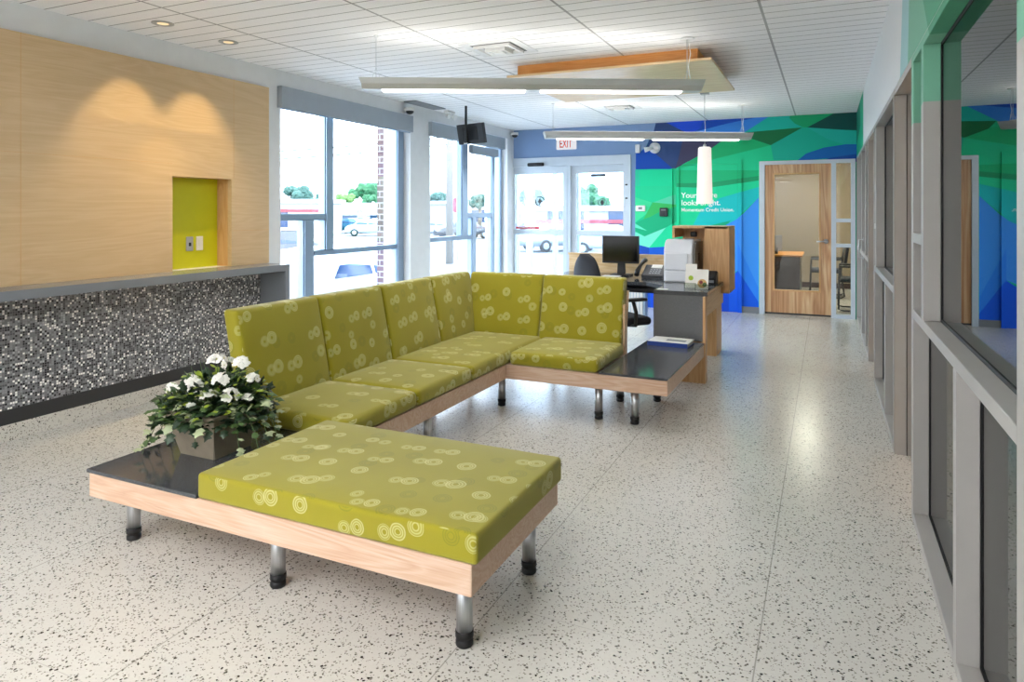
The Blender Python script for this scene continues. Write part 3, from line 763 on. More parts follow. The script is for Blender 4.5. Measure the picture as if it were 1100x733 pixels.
# ================================================================= SOFA
so = thing('sectional_sofa', 'L-shaped modular bench sofa in green ring-pattern fabric on a blond wood base', 'sofa', (-2.1, 3.6, 0))
ZB0, ZB1 = .226, .330
pts = [(-2.905, 1.93), (-1.03, 1.93), (-1.03, 2.70), (-2.15, 2.70), (-2.15, 4.575), (-.965, 4.575), (-.945, 5.95), (-1.40, 5.95), (-1.40, 5.36), (-2.905, 5.36)]
obj('base_frame', prism(new(), pts, ZB0, ZB1, .002), M['bench_x'], so)
obj('corner_table', bx(-2.913, -2.25, 1.922, 2.70, ZB1, .346, .002, 1), M['granite'], so)
obj('end_table', prism(new(), [(-1.44, 4.568), (-.965, 4.568), (-.94, 5.95), (-1.41, 5.95)], ZB1, .346, .002), M['granite'], so)
obj('ottoman_cushion', rbox(new(), -2.25, -1.008, 1.925, 2.695, ZB1, .433, .016, crown=.006), M['fabric'], so, uv=True)
for i, (a, b) in enumerate(((2.705, 3.355), (3.36, 4.02), (4.025, 5.26))):
    obj('seat_cushion', rbox(new(), -2.80, -2.135, a, b, ZB1, .428, .034, crown=.012), M['fabric'], so, uv=True, uvoff=(i * .4, .2 * i))
obj('seat_cushion', rbox(new(), -2.128, -1.445, 4.562, 5.26, ZB1, .428, .034, crown=.012), M['fabric'], so, uv=True, uvoff=(.9, .5))
shx = lambda q: Vector((q.x - (q.z - .43) * .20, q.y, q.z))
for i, (a, b) in enumerate(((2.705, 3.355), (3.36, 4.015), (4.02, 4.685), (4.69, 5.34))):
    obj('back_cushion', rbox(new(), -2.872, -2.762, a, b, .40, .932, .024, crown=.014, crown_axis=0, side=1, shear=shx), M['fabric'], so, uv=True, uvoff=(.17 * i, .31 * i))
shy = lambda q: Vector((q.x, q.y + (q.z - .43) * .23, q.z))
for i, (a, b) in enumerate(((-2.86, -2.172), (-2.168, -1.468))):
    obj('back_cushion', rbox(new(), a, b, 5.225, 5.335, .40, .928, .024, crown=.014, crown_axis=1, side=-1, shear=shy), M['fabric'], so, uv=True, uvoff=(.77 + .2 * i, .1 * i))
bm = new(); box(bm, -2.89, -2.873, 2.82, 5.36, ZB1, .84)
for vv in bm.verts: vv.co = shx(vv.co)
obj('back_panel', bm, M['bench'], so)
bm = new(); box(bm, -2.86, -1.455, 5.336, 5.354, ZB1, .82)
for vv in bm.verts: vv.co = shy(vv.co)
box(bm, -1.466, -1.450, 5.29, 5.36, ZB1, .72)
obj('back_panel', bm, M['bench'], so)
def leg_at(x, y):
    l = obj('leg', lathe(new(), [(.028, .045), (.028, ZB0 + .001)], (x, y, 0), 24), M['steel'], so)
    obj('foot', lathe(new(), [(.027, 0), (.030, .004), (.030, .018), (.026, .022), (.026, .026), (.031, .030), (.031, .050), (.029, .052)], (x, y, 0), 24), M['rubber'], l)
for x, y in ((-2.81, 2.07), (-1.945, 2.045), (-1.11, 2.03), (-1.945, 2.55), (-1.095, 2.545), (-2.81, 2.55), (-2.225, 3.60), (-2.225, 4.655), (-2.83, 3.6), (-2.83, 4.65), (-1.462, 4.645), (-1.20, 4.63), (-1.446, 5.14), (-1.187, 5.26), (-2.83, 5.28)):
    leg_at(x, y)

# ================================================================= PLANTER
pc = Vector((-2.60, 2.335, .346))
pl = thing('flower_planter', 'square stone planter of white flowers and trailing ivy on the dark corner table', 'potted plant', pc)
bm = new()
def ring(h, z): return [bm.verts.new((pc.x + sx * h, pc.y + sy * h, pc.z + z)) for sx, sy in ((-1, -1), (1, -1), (1, 1), (-1, 1))]
rs = [ring(.108, 0), ring(.135, .12), ring(.150, .185), ring(.150, .20), ring(.135, .20), ring(.13, .17)]
bm.faces.new(rs[0][::-1])
for a, b in zip(rs, rs[1:]):
    for i in range(4): bm.faces.new([a[i], a[(i + 1) % 4], b[(i + 1) % 4], b[i]])
bmesh.ops.bevel(bm, geom=[e2 for e2 in bm.edges if abs(e2.verts[0].co.z - e2.verts[1].co.z) > .02], offset=.004, segments=2, affect='EDGES')
obj('pot', bm, M['pot'], pl)
obj('soil', bx(pc.x - .138, pc.x + .138, pc.y - .138, pc.y + .138, pc.z + .14, pc.z + .172), M['soil'], pl)
def leafshape(bm, p, d, up, size, kind='ivy', mi=0):
    d = d.normalized(); s = d.cross(up)
    if s.length < 1e-3: s = Vector((1, 0, 0))
    s.normalize(); n = s.cross(d).normalized()
    if kind == 'ivy': pr = [(0, 0), (.16, .42), (.42, .30), (.55, .52), (.72, .20), (1.0, 0), (.72, -.20), (.55, -.52), (.42, -.30), (.16, -.42)]
    elif kind == 'round': pr = [(0, 0), (.15, .3), (.45, .45), (.8, .32), (1, 0), (.8, -.32), (.45, -.45), (.15, -.3)]
    else: pr = [(0, .03), (.5, .06), (1, 0), (.5, -.06), (0, -.03)]
    c = bm.verts.new(p + d * size * .5 + n * size * .10)
    vs = [bm.verts.new(p + d * a * size + s * b * size - n * size * (abs(b) * .25 + a * a * .15)) for a, b in pr]
    for i in range(len(vs)):
        f = bm.faces.new([c, vs[i], vs[(i + 1) % len(vs)]]); f.material_index = mi; f.smooth = True
rnd = random.Random(11)
top = pc + Vector((0, 0, .20))
def rdir(el0, el1):
    a = rnd.uniform(0, 2 * math.pi); e1 = rnd.uniform(el0, el1)
    return Vector((math.cos(a) * math.cos(e1), math.sin(a) * math.cos(e1), math.sin(e1)))
def foliage(name, n, rad, el, kind, size, mats, weights, cz=0.0, sc=(1, 1, 1), skew=(0, 0, 0)):
    bm = new()
    for i in range(n):
        d = rdir(*el); r = rad * rnd.uniform(.35, 1) ** .6
        p = top + Vector((d.x * r * sc[0] + skew[0] * d.z, d.y * r * sc[1] + skew[1], d.z * r * sc[2] + cz))
        dd = (d + rdir(-1.2, 1.2) * .8)
        leafshape(bm, p, dd, Vector((0, 0, 1)), size * rnd.uniform(.7, 1.25), kind, rnd.choices(range(len(mats)), weights)[0])
    o = obj(name, bm, [M[m] for m in mats], pl); o['kind'] = 'stuff'; return o
foliage('foliage', 560, .245, (-.45, 1.2), 'ivy', .046, ['leafd', 'leafm'], [4, 1], 0, (1.05, 1.05, .62))
foliage('pale_leaves', 110, .27, (-.4, .8), 'ivy', .05, ['leafp', 'leafm'], [2, 3], .0, (1.05, 1.0, .6))
foliage('lime_leaves', 190, .255, (.1, 1.2), 'round', .030, ['leafl', 'leafm'], [4, 1], .0, (.95, 1.0, .72))
bm = new()
for i in range(70):   # grassy sprays
    d = rdir(.35, 1.4); L = rnd.uniform(.14, .27)
    p0 = top + Vector((rnd.uniform(-.05, .05), rnd.uniform(-.05, .05), -.02))
    pts = [p0 + d * L * t + Vector((0, 0, -.10 * t * t * (1 - d.z))) for t in (0, .35, .7, 1)]
    tube(bm, pts, [.002, .002, .0016, .0006], 4)
o = obj('grass_spray', bm, M['leafm'], pl); o['kind'] = 'stuff'
# trailing ivy strands
bm = new()
for i, (a, L, el) in enumerate(((3.3, .34, .2), (3.6, .30, .1), (2.9, .33, .25), (3.9, .28, .1), (.1, .30, .1), (.4, .27, .15), (-.4, .26, .0), (4.4, .17, .0), (5.2, .2, .1), (1.6, .25, .3), (2.3, .25, .3), (3.15, .27, .0), (.8, .22, .2), (-.15, .33, .05))):
    hd = Vector((math.cos(a), math.sin(a), 0)); pts = []
    for t in range(8):
        u = t / 7; pts.append(top + hd * (.10 + L * u * (1 - .25 * u)) + Vector((0, 0, .04 + .10 * u - .36 * u * u * (L / .3))))
    for q in pts:
        hb = .346 + .012
        if q.z < hb: q.z = hb
    tube(bm, pts, .0018, 4)
    for j in range(18):
        u = rnd.uniform(.15, 1) * 7; k = min(6, int(u)); q = pts[k].lerp(pts[k + 1], u - k)
        leafshape(bm, q + Vector((0, 0, .004)), hd + rdir(-.9, .5) * .9, Vector((0, 0, 1)), rnd.uniform(.028, .05), 'ivy', rnd.choices((0, 1, 2), (3, 3, 3))[0])
o = obj('ivy', bm, [M['leafm'], M['leafp'], M['leafd']], pl); o['kind'] = 'stuff'
# white flower heads, each a part
heads = [(.03, -.02, .205, .042), (-.02, -.11, .115, .040), (.10, -.06, .14, .036), (.14, .02, .20, .038), (.085, -.12, .08, .032), (.17, -.075, .085, .034), (-.15, -.1, .075, .034), (-.235, -.07, -.01, .033), (.01, -.15, .04, .020), (-.09, -.06, .12, .028), (.175, .05, .13, .03), (-.27, -.02, .06, .026), (.215, -.02, .06, .026), (-.05, .12, .17, .03)]
for hx, hy, hz, hr in heads:
    bm = new(); c = top + Vector((hx, hy, hz))
    hr *= 1.18
    for f in range(11):
        d = rdir(-.2, 1.4); d = (d + Vector((.2, -.6, .2))).normalized(); q = c + d * hr * .75
        for k in range(5):
            a = 2 * math.pi * k / 5; u = d.orthogonal().normalized(); w = d.cross(u)
            leafshape(bm, q, u * math.cos(a) + w * math.sin(a) + d * .5, d, hr * .55, 'round', 0)
        for k in range(4):
            a = 2 * math.pi * k / 4; u = d.orthogonal().normalized(); w = d.cross(u)
            leafshape(bm, q + d * .002, u * math.cos(a) + w * math.sin(a) + d * 1.2, d, hr * .12, 'round', 1)
    tube(bm, [c, c.lerp(top, .5), top + Vector((hx * .2, hy * .2, -.02))], .0018, 4, mi=2)
    obj('flower', bm, [M['petal'], M['petalc'], M['leafm']], pl)

# ================================================================= RECEPTION DESK
ZD = .77
dk = thing('reception_desk', 'L-shaped reception desk with grey granite end panel and dark stone top', 'desk', (-1.4, 6.8, 0))
obj('worktop', prism(new(), [(-1.385, 6.0), (-.925, 6.0), (-.925, 7.0), (-1.11, 7.0), (-1.11, 7.50), (-2.72, 7.50), (-2.72, 6.62), (-1.6, 6.62), (-1.385, 6.4)], ZD - .035, ZD, .002), M['granite'], dk)
obj('granite_end', bx(-1.385, -.937, 5.992, 6.012, .346, ZD - .035), M['granite_panel'], dk)
bm = new(); box(bm, -1.40, -.955, 5.952, 5.99, 0, .226); box(bm, -.955, -.935, 5.952, 6.05, 0, ZD - .035); box(bm, -1.385, -.955, 6.012, 6.05, 0, ZD - .035)
obj('end_support', bm, M['maple_z'], dk)
obj('apron', bx(-.965, -.945, 6.05, 7.13, .55, ZD - .035), M['maple_y'], dk)
obj('side_support', box(bx(-1.115, -1.01, 7.13, 7.50, 0, .652), -1.40, -1.115, 7.13, 7.50, 0, ZD - .036), M['maple_z'], dk)
bm = new(); box(bm, -2.62, -1.45, 6.75, 6.79, ZD - .12, ZD - .036); box(bm, -2.1, -1.5, 6.62, 6.95, ZD - .09, ZD - .065)
obj('keyboard_tray', bm, M['black'], dk)
for x, y in ((-2.62, 6.75), (-2.62, 7.38)): obj('leg', bx(x - .03, x + .03, y - .03, y + .03, 0, ZD - .036), M['grey'], dk)
bm = new(); box(bm, -2.72, -1.45, 7.502, 7.54, .56, .965); box(bm, -2.73, -1.45, 7.495, 7.55, .965, .985)
obj('modesty_screen', bm, M['maple_x'], dk)
# hutch cabinet
hc = thing('hutch_cabinet', 'blond wood hutch with open cubby at left and plain door at right, behind the printer', 'cabinet', (-1.14, 7.0, .65))
hx0, hx1, hy0, hy1, hz0, hz1 = -1.425, -.87, 7.0, 7.46, .655, 1.315
bm = new(); t_ = .022
box(bm, hx0, hx0 + t_, hy0, hy1, 1.195, hz1); box(bm, hx1 - t_, hx1, hy0 + .022, hy1, hz0, hz1); box(bm, hx0 + t_, hx1 - t_, hy0, hy1, hz1 - t_, hz1)
box(bm, hx0 + t_, hx1 - t_, hy1 - t_, hy1, ZD + .001, hz1 - t_); box(bm, -1.106, -1.09, hy0 + .022, hy1 - t_, hz0, hz1 - t_); box(bm, -1.09, hx1 - t_, hy0 + .022, hy1 - t_, hz0, hz0 + t_)
obj('carcass', bm, M['maple_z'], hc)
obj('cabinet_door', bx(-1.106, hx1, hy0, hy0 + .021, hz0, hz1 - .004), M['maple_z'], hc)
# things in cubby: small black speaker
tag(obj('small_speaker', rbox(new(), -1.30, -1.235, 7.3, 7.36, 1.195, 1.25, .012, n=2), M['black']), 'small black object standing on the printer under the hutch top', 'speaker')
# printer
pr = thing('laser_printer', 'large white laser printer with curved top and grey side, on the reception desk', 'printer', (-1.31, 7.0, ZD))
px0, px1, py0, py1, pz0, pz1 = -1.455, -1.165, 6.74, 7.28, ZD + .001, 1.185
prof = [(py0, pz0), (py1, pz0), (py1, pz1 - .01), (py0 + .16, pz1)] + [(py0 + .13 - .13 * math.sin(a), pz1 - .14 + .14 * math.cos(a)) for a in [R(15 * k) for k in range(0, 7)]]
body = obj('body', prism(new(), prof, px0, px1 - .02, .006, axis='X'), M['printer'], pr)
obj('side_panel', prism(new(), [(a + .04 if a < py0 + .1 else a, b - .02 if b > 1 else b) for a, b in prof], px1 - .02, px1, .003, axis='X'), M['printergrey'], pr)
obj('front_door', bx(px0 + .01, px1 - .06, py0 - .012, py0 + .001, pz0 + .12, pz1 - .13, .004, 1), M['printer'], pr)
obj('paper_tray', bx(px0 + .01, px1 - .06, py0 - .012, py0 + .001, pz0 + .01, pz0 + .105, .004, 1), M['printer'], pr)
bm = new()
for k in range(4): box(bm, px1, px1 + .002, py0 + .22, py0 + .32, pz0 + .2 + k * .02, pz0 + .212 + k * .02)
obj('vent_slot', bm, M['dark'], pr)
obj('control_pad', bx(px1 - .12, px1 - .04, py0 + .17, py0 + .26, pz1 - .003, pz1 + .006, .002, 1), M['grey'], pr)
# monitor
mt = thing('computer_monitor', 'black flat computer monitor standing on the reception desk', 'monitor', (-2.02, 7.2, ZD))
obj('bezel', bx(-2.215, -1.815, 7.16, 7.20, .905, 1.20, .006, 2), M['black'], mt)
obj('screen', bx(-2.20, -1.83, 7.157, 7.161, .925, 1.187), M['screen'], mt)
obj('stand', prism(new(), [(-2.06, .775), (-1.97, .775), (-1.98, 1.0), (-2.05, 1.0)], 7.20, 7.23, axis='Y'), M['black'], mt)
obj('stand_base', rbox(new(), -2.12, -1.91, 7.12, 7.32, ZD + .0005, ZD + .018, .008, n=2), M['black'], mt)
# phone
ph = thing('desk_phone', 'black office telephone with handset on its left, beside the monitor', 'telephone', (-1.70, 7.15, ZD))
bm = new(); prism(bm, [(7.02, ZD + .001), (7.27, ZD + .001), (7.27, ZD + .12), (7.24, ZD + .125), (7.02, ZD + .03)], -1.75, -1.53, .004, axis='X'); obj('phone_body', bm, M['dark'], ph)
sl = .095 / .22
def onp(y): return ZD + .03 + (y - 7.02) * sl
bm = new(); prism(bm, [(7.17, onp(7.17)), (7.235, onp(7.235)), (7.235, onp(7.235) + .006), (7.17, onp(7.17) + .006)], -1.68, -1.57, axis='X'); obj('display', bm, M['paper'], ph)
bm = new()
for i in range(4):
    for j in range(3):
        y = 7.05 + j * .035; x = -1.68 + i * .03; prism(bm, [(y, onp(y)), (y + .02, onp(y + .02)), (y + .02, onp(y + .02) + .005), (y, onp(y) + .005)], x, x + .02, axis='X')
obj('keypad', bm, M['grey'], ph)
bm = new(); tube(bm, [(-1.80, 7.02, ZD + .03), (-1.80, 7.06, ZD + .07), (-1.785, 7.14, ZD + .125), (-1.77, 7.22, ZD + .165), (-1.765, 7.26, ZD + .17)], [.026, .026, .017, .024, .026], 10); obj('handset', bm, M['black'], ph)
# desk clutter
tag(obj('tape_dispenser', rbox(new(), -2.33, -2.24, 7.05, 7.12, ZD + .0005, ZD + .055, .015, n=2), M['dark']), 'small dark desk tidy left of the monitor stand', 'desk tidy')
nt = tag(obj('note_pad', bx(-2.33, -2.25, 7.06, 7.12, ZD + .056, ZD + .066), M['leafl']), 'yellow-green note pad lying on the small desk tidy', 'note pad')
tag(obj('paper_stack', bx(-2.16, -1.98, 6.95, 7.08, ZD + .0005, ZD + .012), M['paper']), 'white papers lying in front of the monitor stand', 'papers')
tag(obj('card', bx(-1.37, -1.28, 6.06, 6.12, ZD + .0005, ZD + .004), M['paper']), 'small white card on the desk edge above the granite panel', 'card')
# leaflets
def leaflet(x, y, w, h, label, art):
    t = thing('leaflet_stand', label, 'leaflet holder', (x, y, ZD), group='leaflet holders on the reception desk')
    bm = new(); prism(bm, [(y, ZD + .002), (y + .004, ZD + .002), (y + .05, ZD + h), (y + .046, ZD + h)], x, x + w, axis='X'); lf = obj('leaflet', bm, M['paper'], t)
    bm = new(); box(bm, x - .006, x + w + .006, y - .02, y + .07, ZD + .0003, ZD + .004); box(bm, x - .006, x + w + .006, y - .02, y - .017, ZD + .004, ZD + .05)
    obj('holder', bm, M['oglass'], t)
    k = .046 / h
    if art == 1:
        bm = new(); lathe(bm, [(.022, 0), (.022, .001)], (0, 0, 0), 16, Matrix.Translation((x + w / 2, y + .045 * .4 - .0015, ZD + h * .42)) @ Matrix.Rotation(R(90) - math.atan(k), 4, 'X')); obj('leaflet_print', bm, M['greenink'], lf)
    else:
        for dx, dz, m, r in ((.0, .30, 'bisque', .04), (.022, .25, 'leafm', .02), (-.01, .36, 'roofred', .016)):
            bm = new(); lathe(bm, [(r, 0), (r, .001)], (0, 0, 0), 16, Matrix.Translation((x + w / 2 + dx, y + .046 * dz - .001 - abs(dx) * .04, ZD + h * dz)) @ Matrix.Rotation(R(90) - math.atan(k), 4, 'X')); obj('leaflet_print', bm, M[m], lf)
leaflet(-1.165, 6.28, .10, .215, 'clear stand of tall pale leaflets with a small green mark', 1)
leaflet(-1.055, 6.2, .105, .175, 'clear stand of white leaflets with a round picture, at the desk corner', 2)
cr = thing('card_reader', 'black card terminal at the right edge of the desk beside the hutch', 'card terminal', (-.99, 6.75, ZD))
bm = new(); prism(bm, [(6.68, ZD + .001), (6.86, ZD + .001), (6.86, ZD + .11), (6.80, ZD + .12), (6.68, ZD + .05)], -1.045, -.955, .006, axis='X'); obj('terminal_body', bm, M['black'], cr)
obj('terminal_display', bx(-1.03, -.97, 6.676, 6.68, ZD + .015, ZD + .04), M['grey'], cr)
# binder on the end table
bd = thing('binder', 'white-topped book with blue spine lying on the dark end table', 'book', (-1.18, 5.8, .346))
a = .06
def rot(bm, c, a): bmesh.ops.rotate(bm, verts=bm.verts, cent=c, matrix=Matrix.Rotation(a, 3, 'Z')); return bm
cc = (-1.18, 5.78, .35)
obj('cover', rot(bx(-1.355, -1.02, 5.66, 5.90, .378, .382), cc, -a), M['paper'], bd)
obj('pages', rot(bx(-1.35, -1.025, 5.668, 5.895, .352, .378), cc, -a), M['paper'], bd)
bm = new(); box(bm, -1.355, -1.02, 5.66, 5.90, .3465, .352); box(bm, -1.355, -1.02, 5.655, 5.662, .3465, .381)
obj('spine', rot(bm, cc, -a), M['blue'], bd)
bm = new(); box(bm, -1.22, -1.06, 5.74, 5.80, .382, .3835)
obj('cover_print', rot(bm, cc, -a), M['grey'], bd)

# task chair
def task_chair():
    t = thing('task_chair', 'charcoal swivel office chair turned sideways behind the sofa, at the reception desk', 'office chair', (-1.80, 6.23, 0), R(50))
    bm = new()
    for k in range(5):
        a = 2 * math.pi * k / 5 + .3
        tube(bm, [(0, 0, .10), (.15 * math.cos(a), .15 * math.sin(a), .09), (.29 * math.cos(a), .29 * math.sin(a), .065)], [.03, .022, .016], 8)
    base = obj('star_base', bm, M['black'], t, local=True)
    for k in range(5):
        a = 2 * math.pi * k / 5 + .3
        bm = new(); lathe(bm, [(.026, -.012), (.028, 0), (.026, .012)], (0, 0, 0), 14, Matrix.Translation((.29 * math.cos(a), .29 * math.sin(a), .028)) @ Matrix.Rotation(a, 4, 'Z') @ Matrix.Rotation(R(90), 4, 'X'))
        obj('caster', bm, M['rubber'], base, local=True)
    obj('gas_lift', lathe(new(), [(.03, .10), (.03, .25), (.018, .25), (.018, .42)], (0, 0, 0), 16), M['black'], t, local=True)
    obj('seat', rbox(new(), -.24, .25, -.24, .24, .415, .49, .035, crown=.012), M['navyfab'], t, local=True)
    # back: a curved oval shell on -X side, leaning
    bm = new(); n, m = 14, 16; cols = []
    for j in range(m + 1):
        v_ = j / m; z = .50 + v_ * .575; wdt = .22 * (1 - .15 * abs(v_ - .35)) * math.sqrt(max(.0, 1 - max(0, (v_ - .5) / .5) ** 2.6)) if v_ > .5 else .205 + .02 * v_
        wdt = max(wdt, .015); row = []
        for i in range(n + 1):
            u = -1 + 2 * i / n; row.append((-.27 - .07 * v_ + .045 * u * u - .02 * math.sin(v_ * 3.1), u * wdt, z))
        cols.append(row)
    fr = [[bm.verts.new(p) for p in r] for r in cols]; bk = [[bm.verts.new((p[0] - .045, p[1] * .97, p[2])) for p in r] for r in cols]
    for j in range(m):
        for i in range(n):
            bm.faces.new([fr[j][i], fr[j][i + 1], fr[j + 1][i + 1], fr[j + 1][i]]); bm.faces.new([bk[j][i], bk[j + 1][i], bk[j + 1][i + 1], bk[j][i + 1]])
        bm.faces.new([fr[j][0], fr[j + 1][0], bk[j + 1][0], bk[j][0]]); bm.faces.new([fr[j][n], bk[j][n], bk[j + 1][n], fr[j + 1][n]])
    for i in range(n):
        bm.faces.new([fr[0][i], bk[0][i], bk[0][i + 1], fr[0][i + 1]]); bm.faces.new([fr[m][i], fr[m][i + 1], bk[m][i + 1], bk[m][i]])
    obj('backrest', bm, M['navyfab'], t, local=True, smooth=True)
    obj('back_stem', tube(new(), [(-.05, 0, .41), (-.22, 0, .40), (-.335, 0, .46), (-.345, 0, .62)], .018, 8), M['black'], t, local=True)
    for s in (-1, 1):
        a = obj('armrest', tube(new(), [(.02, s * .2, .425), (.03, s * .28, .43), (.03, s * .29, .55), (.0, s * .285, .655)], .018, 8), M['black'], t, local=True)
        obj('arm_pad', rbox(new(), -.14, .14, s * .285 - .035, s * .285 + .035, .65, .68, .014, n=2), M['black'], a, local=True)
    return t
task_chair()

# white slatted convector near the entrance
rd = thing('wall_heater', 'low white slatted heater near the entrance, glimpsed under the reception desk', 'heater', (-2.35, 9.2, 0))
obj('heater_body', bx(-2.55, -2.24, 9.05, 9.2, .02, .42, .006, 1), M['plate'], rd)
bm = new()
for k in range(7): box(bm, -2.53 + k * .04, -2.515 + k * .04, 9.04, 9.05, .06, .38)
obj('heater_fin', bm, M['aluw'], rd)
obj('heater_post', bx(-2.235, -2.205, 9.05, 9.2, 0, .44), M['alu'], rd)

# ================================================================= CEILING FITTINGS
def linear_light(p, q, z0, label):
    p = Vector((*p, 0)); q = Vector((*q, 0)); dr = (q - p).normalized(); L = (q - p).length; ext = .12
    ang = math.atan2(dr.y, dr.x); cpt = (p + q) / 2
    t = thing('linear_pendant', label, 'pendant light', (cpt.x, cpt.y, z0), ang, 'linear pendant lights')
    h = L / 2 + ext
    bm = new()
    prof = [(-.085, .0), (.085, .0), (.075, -.045), (.045, -.082), (-.045, -.082), (-.075, -.045)]
    lo = [bm.verts.new((-h + (.0 if z > -.01 else .02), y, z)) for y, z in prof]; hi = [bm.verts.new((h - (.0 if z > -.01 else .02), y, z)) for y, z in prof]
    bm.faces.new(lo); bm.faces.new(hi[::-1])
    for i in range(6): bm.faces.new([lo[i], hi[i], hi[(i + 1) % 6], lo[(i + 1) % 6]])
    bmesh.ops.recalc_face_normals(bm, faces=bm.faces); obj('housing', bm, M['fixture'], t, local=True)
    bm = new(); box(bm, -h + .1, h - .1, -.03, .03, 0, .012, .004, 1); obj('top_ridge', bm, M['fixture'], t, local=True)
    for a, b in ((-h + .17, -.06), (.06, h - .17)):
        obj('tube_lens', rbox(new(), a, b, -.042, .042, -.094, -.080, .0065, n=3), M['lens'], t, local=True)
    for a, b in ((-h + .12, -.06), (.06, h - .12)):
        for s in (-1, 1): obj('uplight_lens', bx(a, b, s * .055 - .016, s * .055 + .016, .0003, .001), M['up'], t, local=True)
    for s in (-1, 1):
        x = s * L / 2
        bm = new(); tube(bm, [(x, 0, CH - z0 - .012), (x, 0, .07), (x + .0, 0, .01)], .003, 5)
        tube(bm, [(x, 0, .09), (x - .03, 0, .01)], .0014, 5); tube(bm, [(x, 0, .09), (x + .03, 0, .01)], .0014, 5)
        obj('cable', bm, M['steel'], t, local=True)
        obj('ceiling_cup', lathe(new(), [(.05 if s > 0 else .02, CH - z0 - .012), (.05 if s > 0 else .02, CH - z0 - .0005)], (x, 0, 0), 20), M['vent'], t, local=True)
    bm = new(); x = L / 2; tube(bm, [(x + .015, .01, CH - z0 - .012), (x + .03, .012, .22), (x + .01, .0, .12), (x + .03, .01, .01)], .003, 6); obj('power_cord', bm, M['plate'], t, local=True)
    return t
linear_light((-3.133, 4.323), (-.986, 5.402), 2.474, 'long slim pendant bar light hanging nearest, under the wooden ceiling raft')
linear_light((-3.095, 7.951), (-.975, 9.09), 2.452, 'long slim pendant bar light hanging farther back, in front of the exit sign')
linear_light((-3.2, -.2), (-1.05, .88), 2.474, 'unseen pendant bar light added as fill behind the viewpoint')  # this bar and the next are added out of view to brighten the room
linear_light((-3.2, -3.0), (-1.05, -1.95), 2.474, 'unseen pendant bar light added as fill farthest behind the viewpoint')

for x in (-3.3, -1.3):  # unseen glowing ceiling panels, added as fill for the near end of the room
    for y in (-2.6, -1.0):
        t = thing('fill_panel', 'unseen flat fill panel added in the ceiling behind the viewpoint', 'fill light', (x, y, CH), group='added fill panels behind the viewpoint')
        obj('panel_frame', box(box(box(bx(x - .3, x + .3, y - .6, y - .57, CH - .012, CH), x - .3, x + .3, y + .57, y + .6, CH - .012, CH), x - .3, x - .27, y - .57, y + .57, CH - .012, CH), x + .27, x + .3, y - .57, y + .57, CH - .012, CH), M['vent'], t)
        obj('diffuser', bx(x - .27, x + .27, y - .57, y + .57, CH - .006, CH - .002), M['fill_lens'], t)
# glass pendant over the desk
pd = thing('glass_pendant', 'tall white glass cylinder pendant hanging above the reception desk', 'pendant light', (-1.231, 7.8, CH))
obj('canopy', bx(-1.275, -1.185, 7.755, 7.845, CH - .05, CH, .003, 1), M['plategrey'], pd)
obj('cord', tube(new(), [(-1.231, 7.8, CH - .05), (-1.233, 7.8, 2.55), (-1.225, 7.8, 2.4), (-1.231, 7.8, 2.18)], .004, 6), M['steel'], pd)
bm = new(); lathe(bm, [(.0825, 1.548), (.086, 1.552), (.070, 2.165), (.055, 2.178), (.02, 2.182)], (-1.231, 7.8, 0), 32); obj('glass_shade', bm, M['pend'], pd)
obj('cord_cap', lathe(new(), [(.018, 2.178), (.018, 2.205), (.006, 2.215)], (-1.231, 7.8, 0), 16), M['plategrey'], pd)

# wooden ceiling raft
cl = thing('ceiling_raft', 'blond wooden ceiling raft with orange-toned upstand above the front pendant light', 'ceiling panel', (-1.7, 6.3, CH))
obj('upstand', prism(new(), [(-2.60, 5.78), (-.97, 5.78), (-.97, 6.9), (-2.60, 6.9)], 2.705, CH, .0), M['orange'], cl)
obj('raft_panel', prism(new(), [(-2.66, 5.67), (-.84, 5.67), (-.845, 7.225), (-2.655, 7.22)], 2.685, 2.705, .002), M['maple_x'], cl)

def diffuser(x0, x1, y0, y1, label):
    t = thing('air_diffuser', label, 'air vent', ((x0 + x1) / 2, (y0 + y1) / 2, CH), group='square ceiling diffusers')
    def fr(bm, k, w, z0, z1):
        box(bm, x0 + k, x1 - k, y0 + k, y0 + k + w, z0, z1); box(bm, x0 + k, x1 - k, y1 - k - w, y1 - k, z0, z1); box(bm, x0 + k, x0 + k + w, y0 + k + w, y1 - k - w, z0, z1); box(bm, x1 - k - w, x1 - k, y0 + k + w, y1 - k - w, z0, z1)
    obj('diffuser_frame', bx(x0, x1, y0, y1, CH - .006, CH), M['vent'], t)
    bm = new(); fr(bm, .09, .02, CH - .03, CH - .006); fr(bm, .16, .02, CH - .045, CH - .006); obj('vane', bm, M['vent'], t)
    bm = new(); fr(bm, .07, .018, CH - .008, CH - .0055); fr(bm, .13, .025, CH - .008, CH - .0055); obj('air_gap', bm, M['slot'], t)
    obj('core', bx(x0 + .2, x1 - .2, y0 + .2, y1 - .2, CH - .05, CH - .006), M['vent'], t)
diffuser(-2.70, -2.20, 4.83, 5.31, 'square white air diffuser nearest, left of the wooden raft')
diffuser(-2.66, -2.18, 8.36, 8.8, 'square white air diffuser farther back, beyond the wooden raft')
for y in (3.407, 3.999):
    t = thing('recessed_downlight', 'small recessed downlight over the panelling, the %s of the pair' % ('nearer' if y < 3.6 else 'farther'), 'downlight', (-4.319, y, CH), group='recessed downlights')
    obj('trim_ring', lathe(new(), [(.075, CH - .004), (.075, CH), (.055, CH)], (-4.319, y, 0), 28), M['plategrey'], t)
    obj('lamp', lathe(new(), [(.035, CH - .006), (.04, CH - .004)], (-4.319, y, 0), 20), M['halogen'], t)
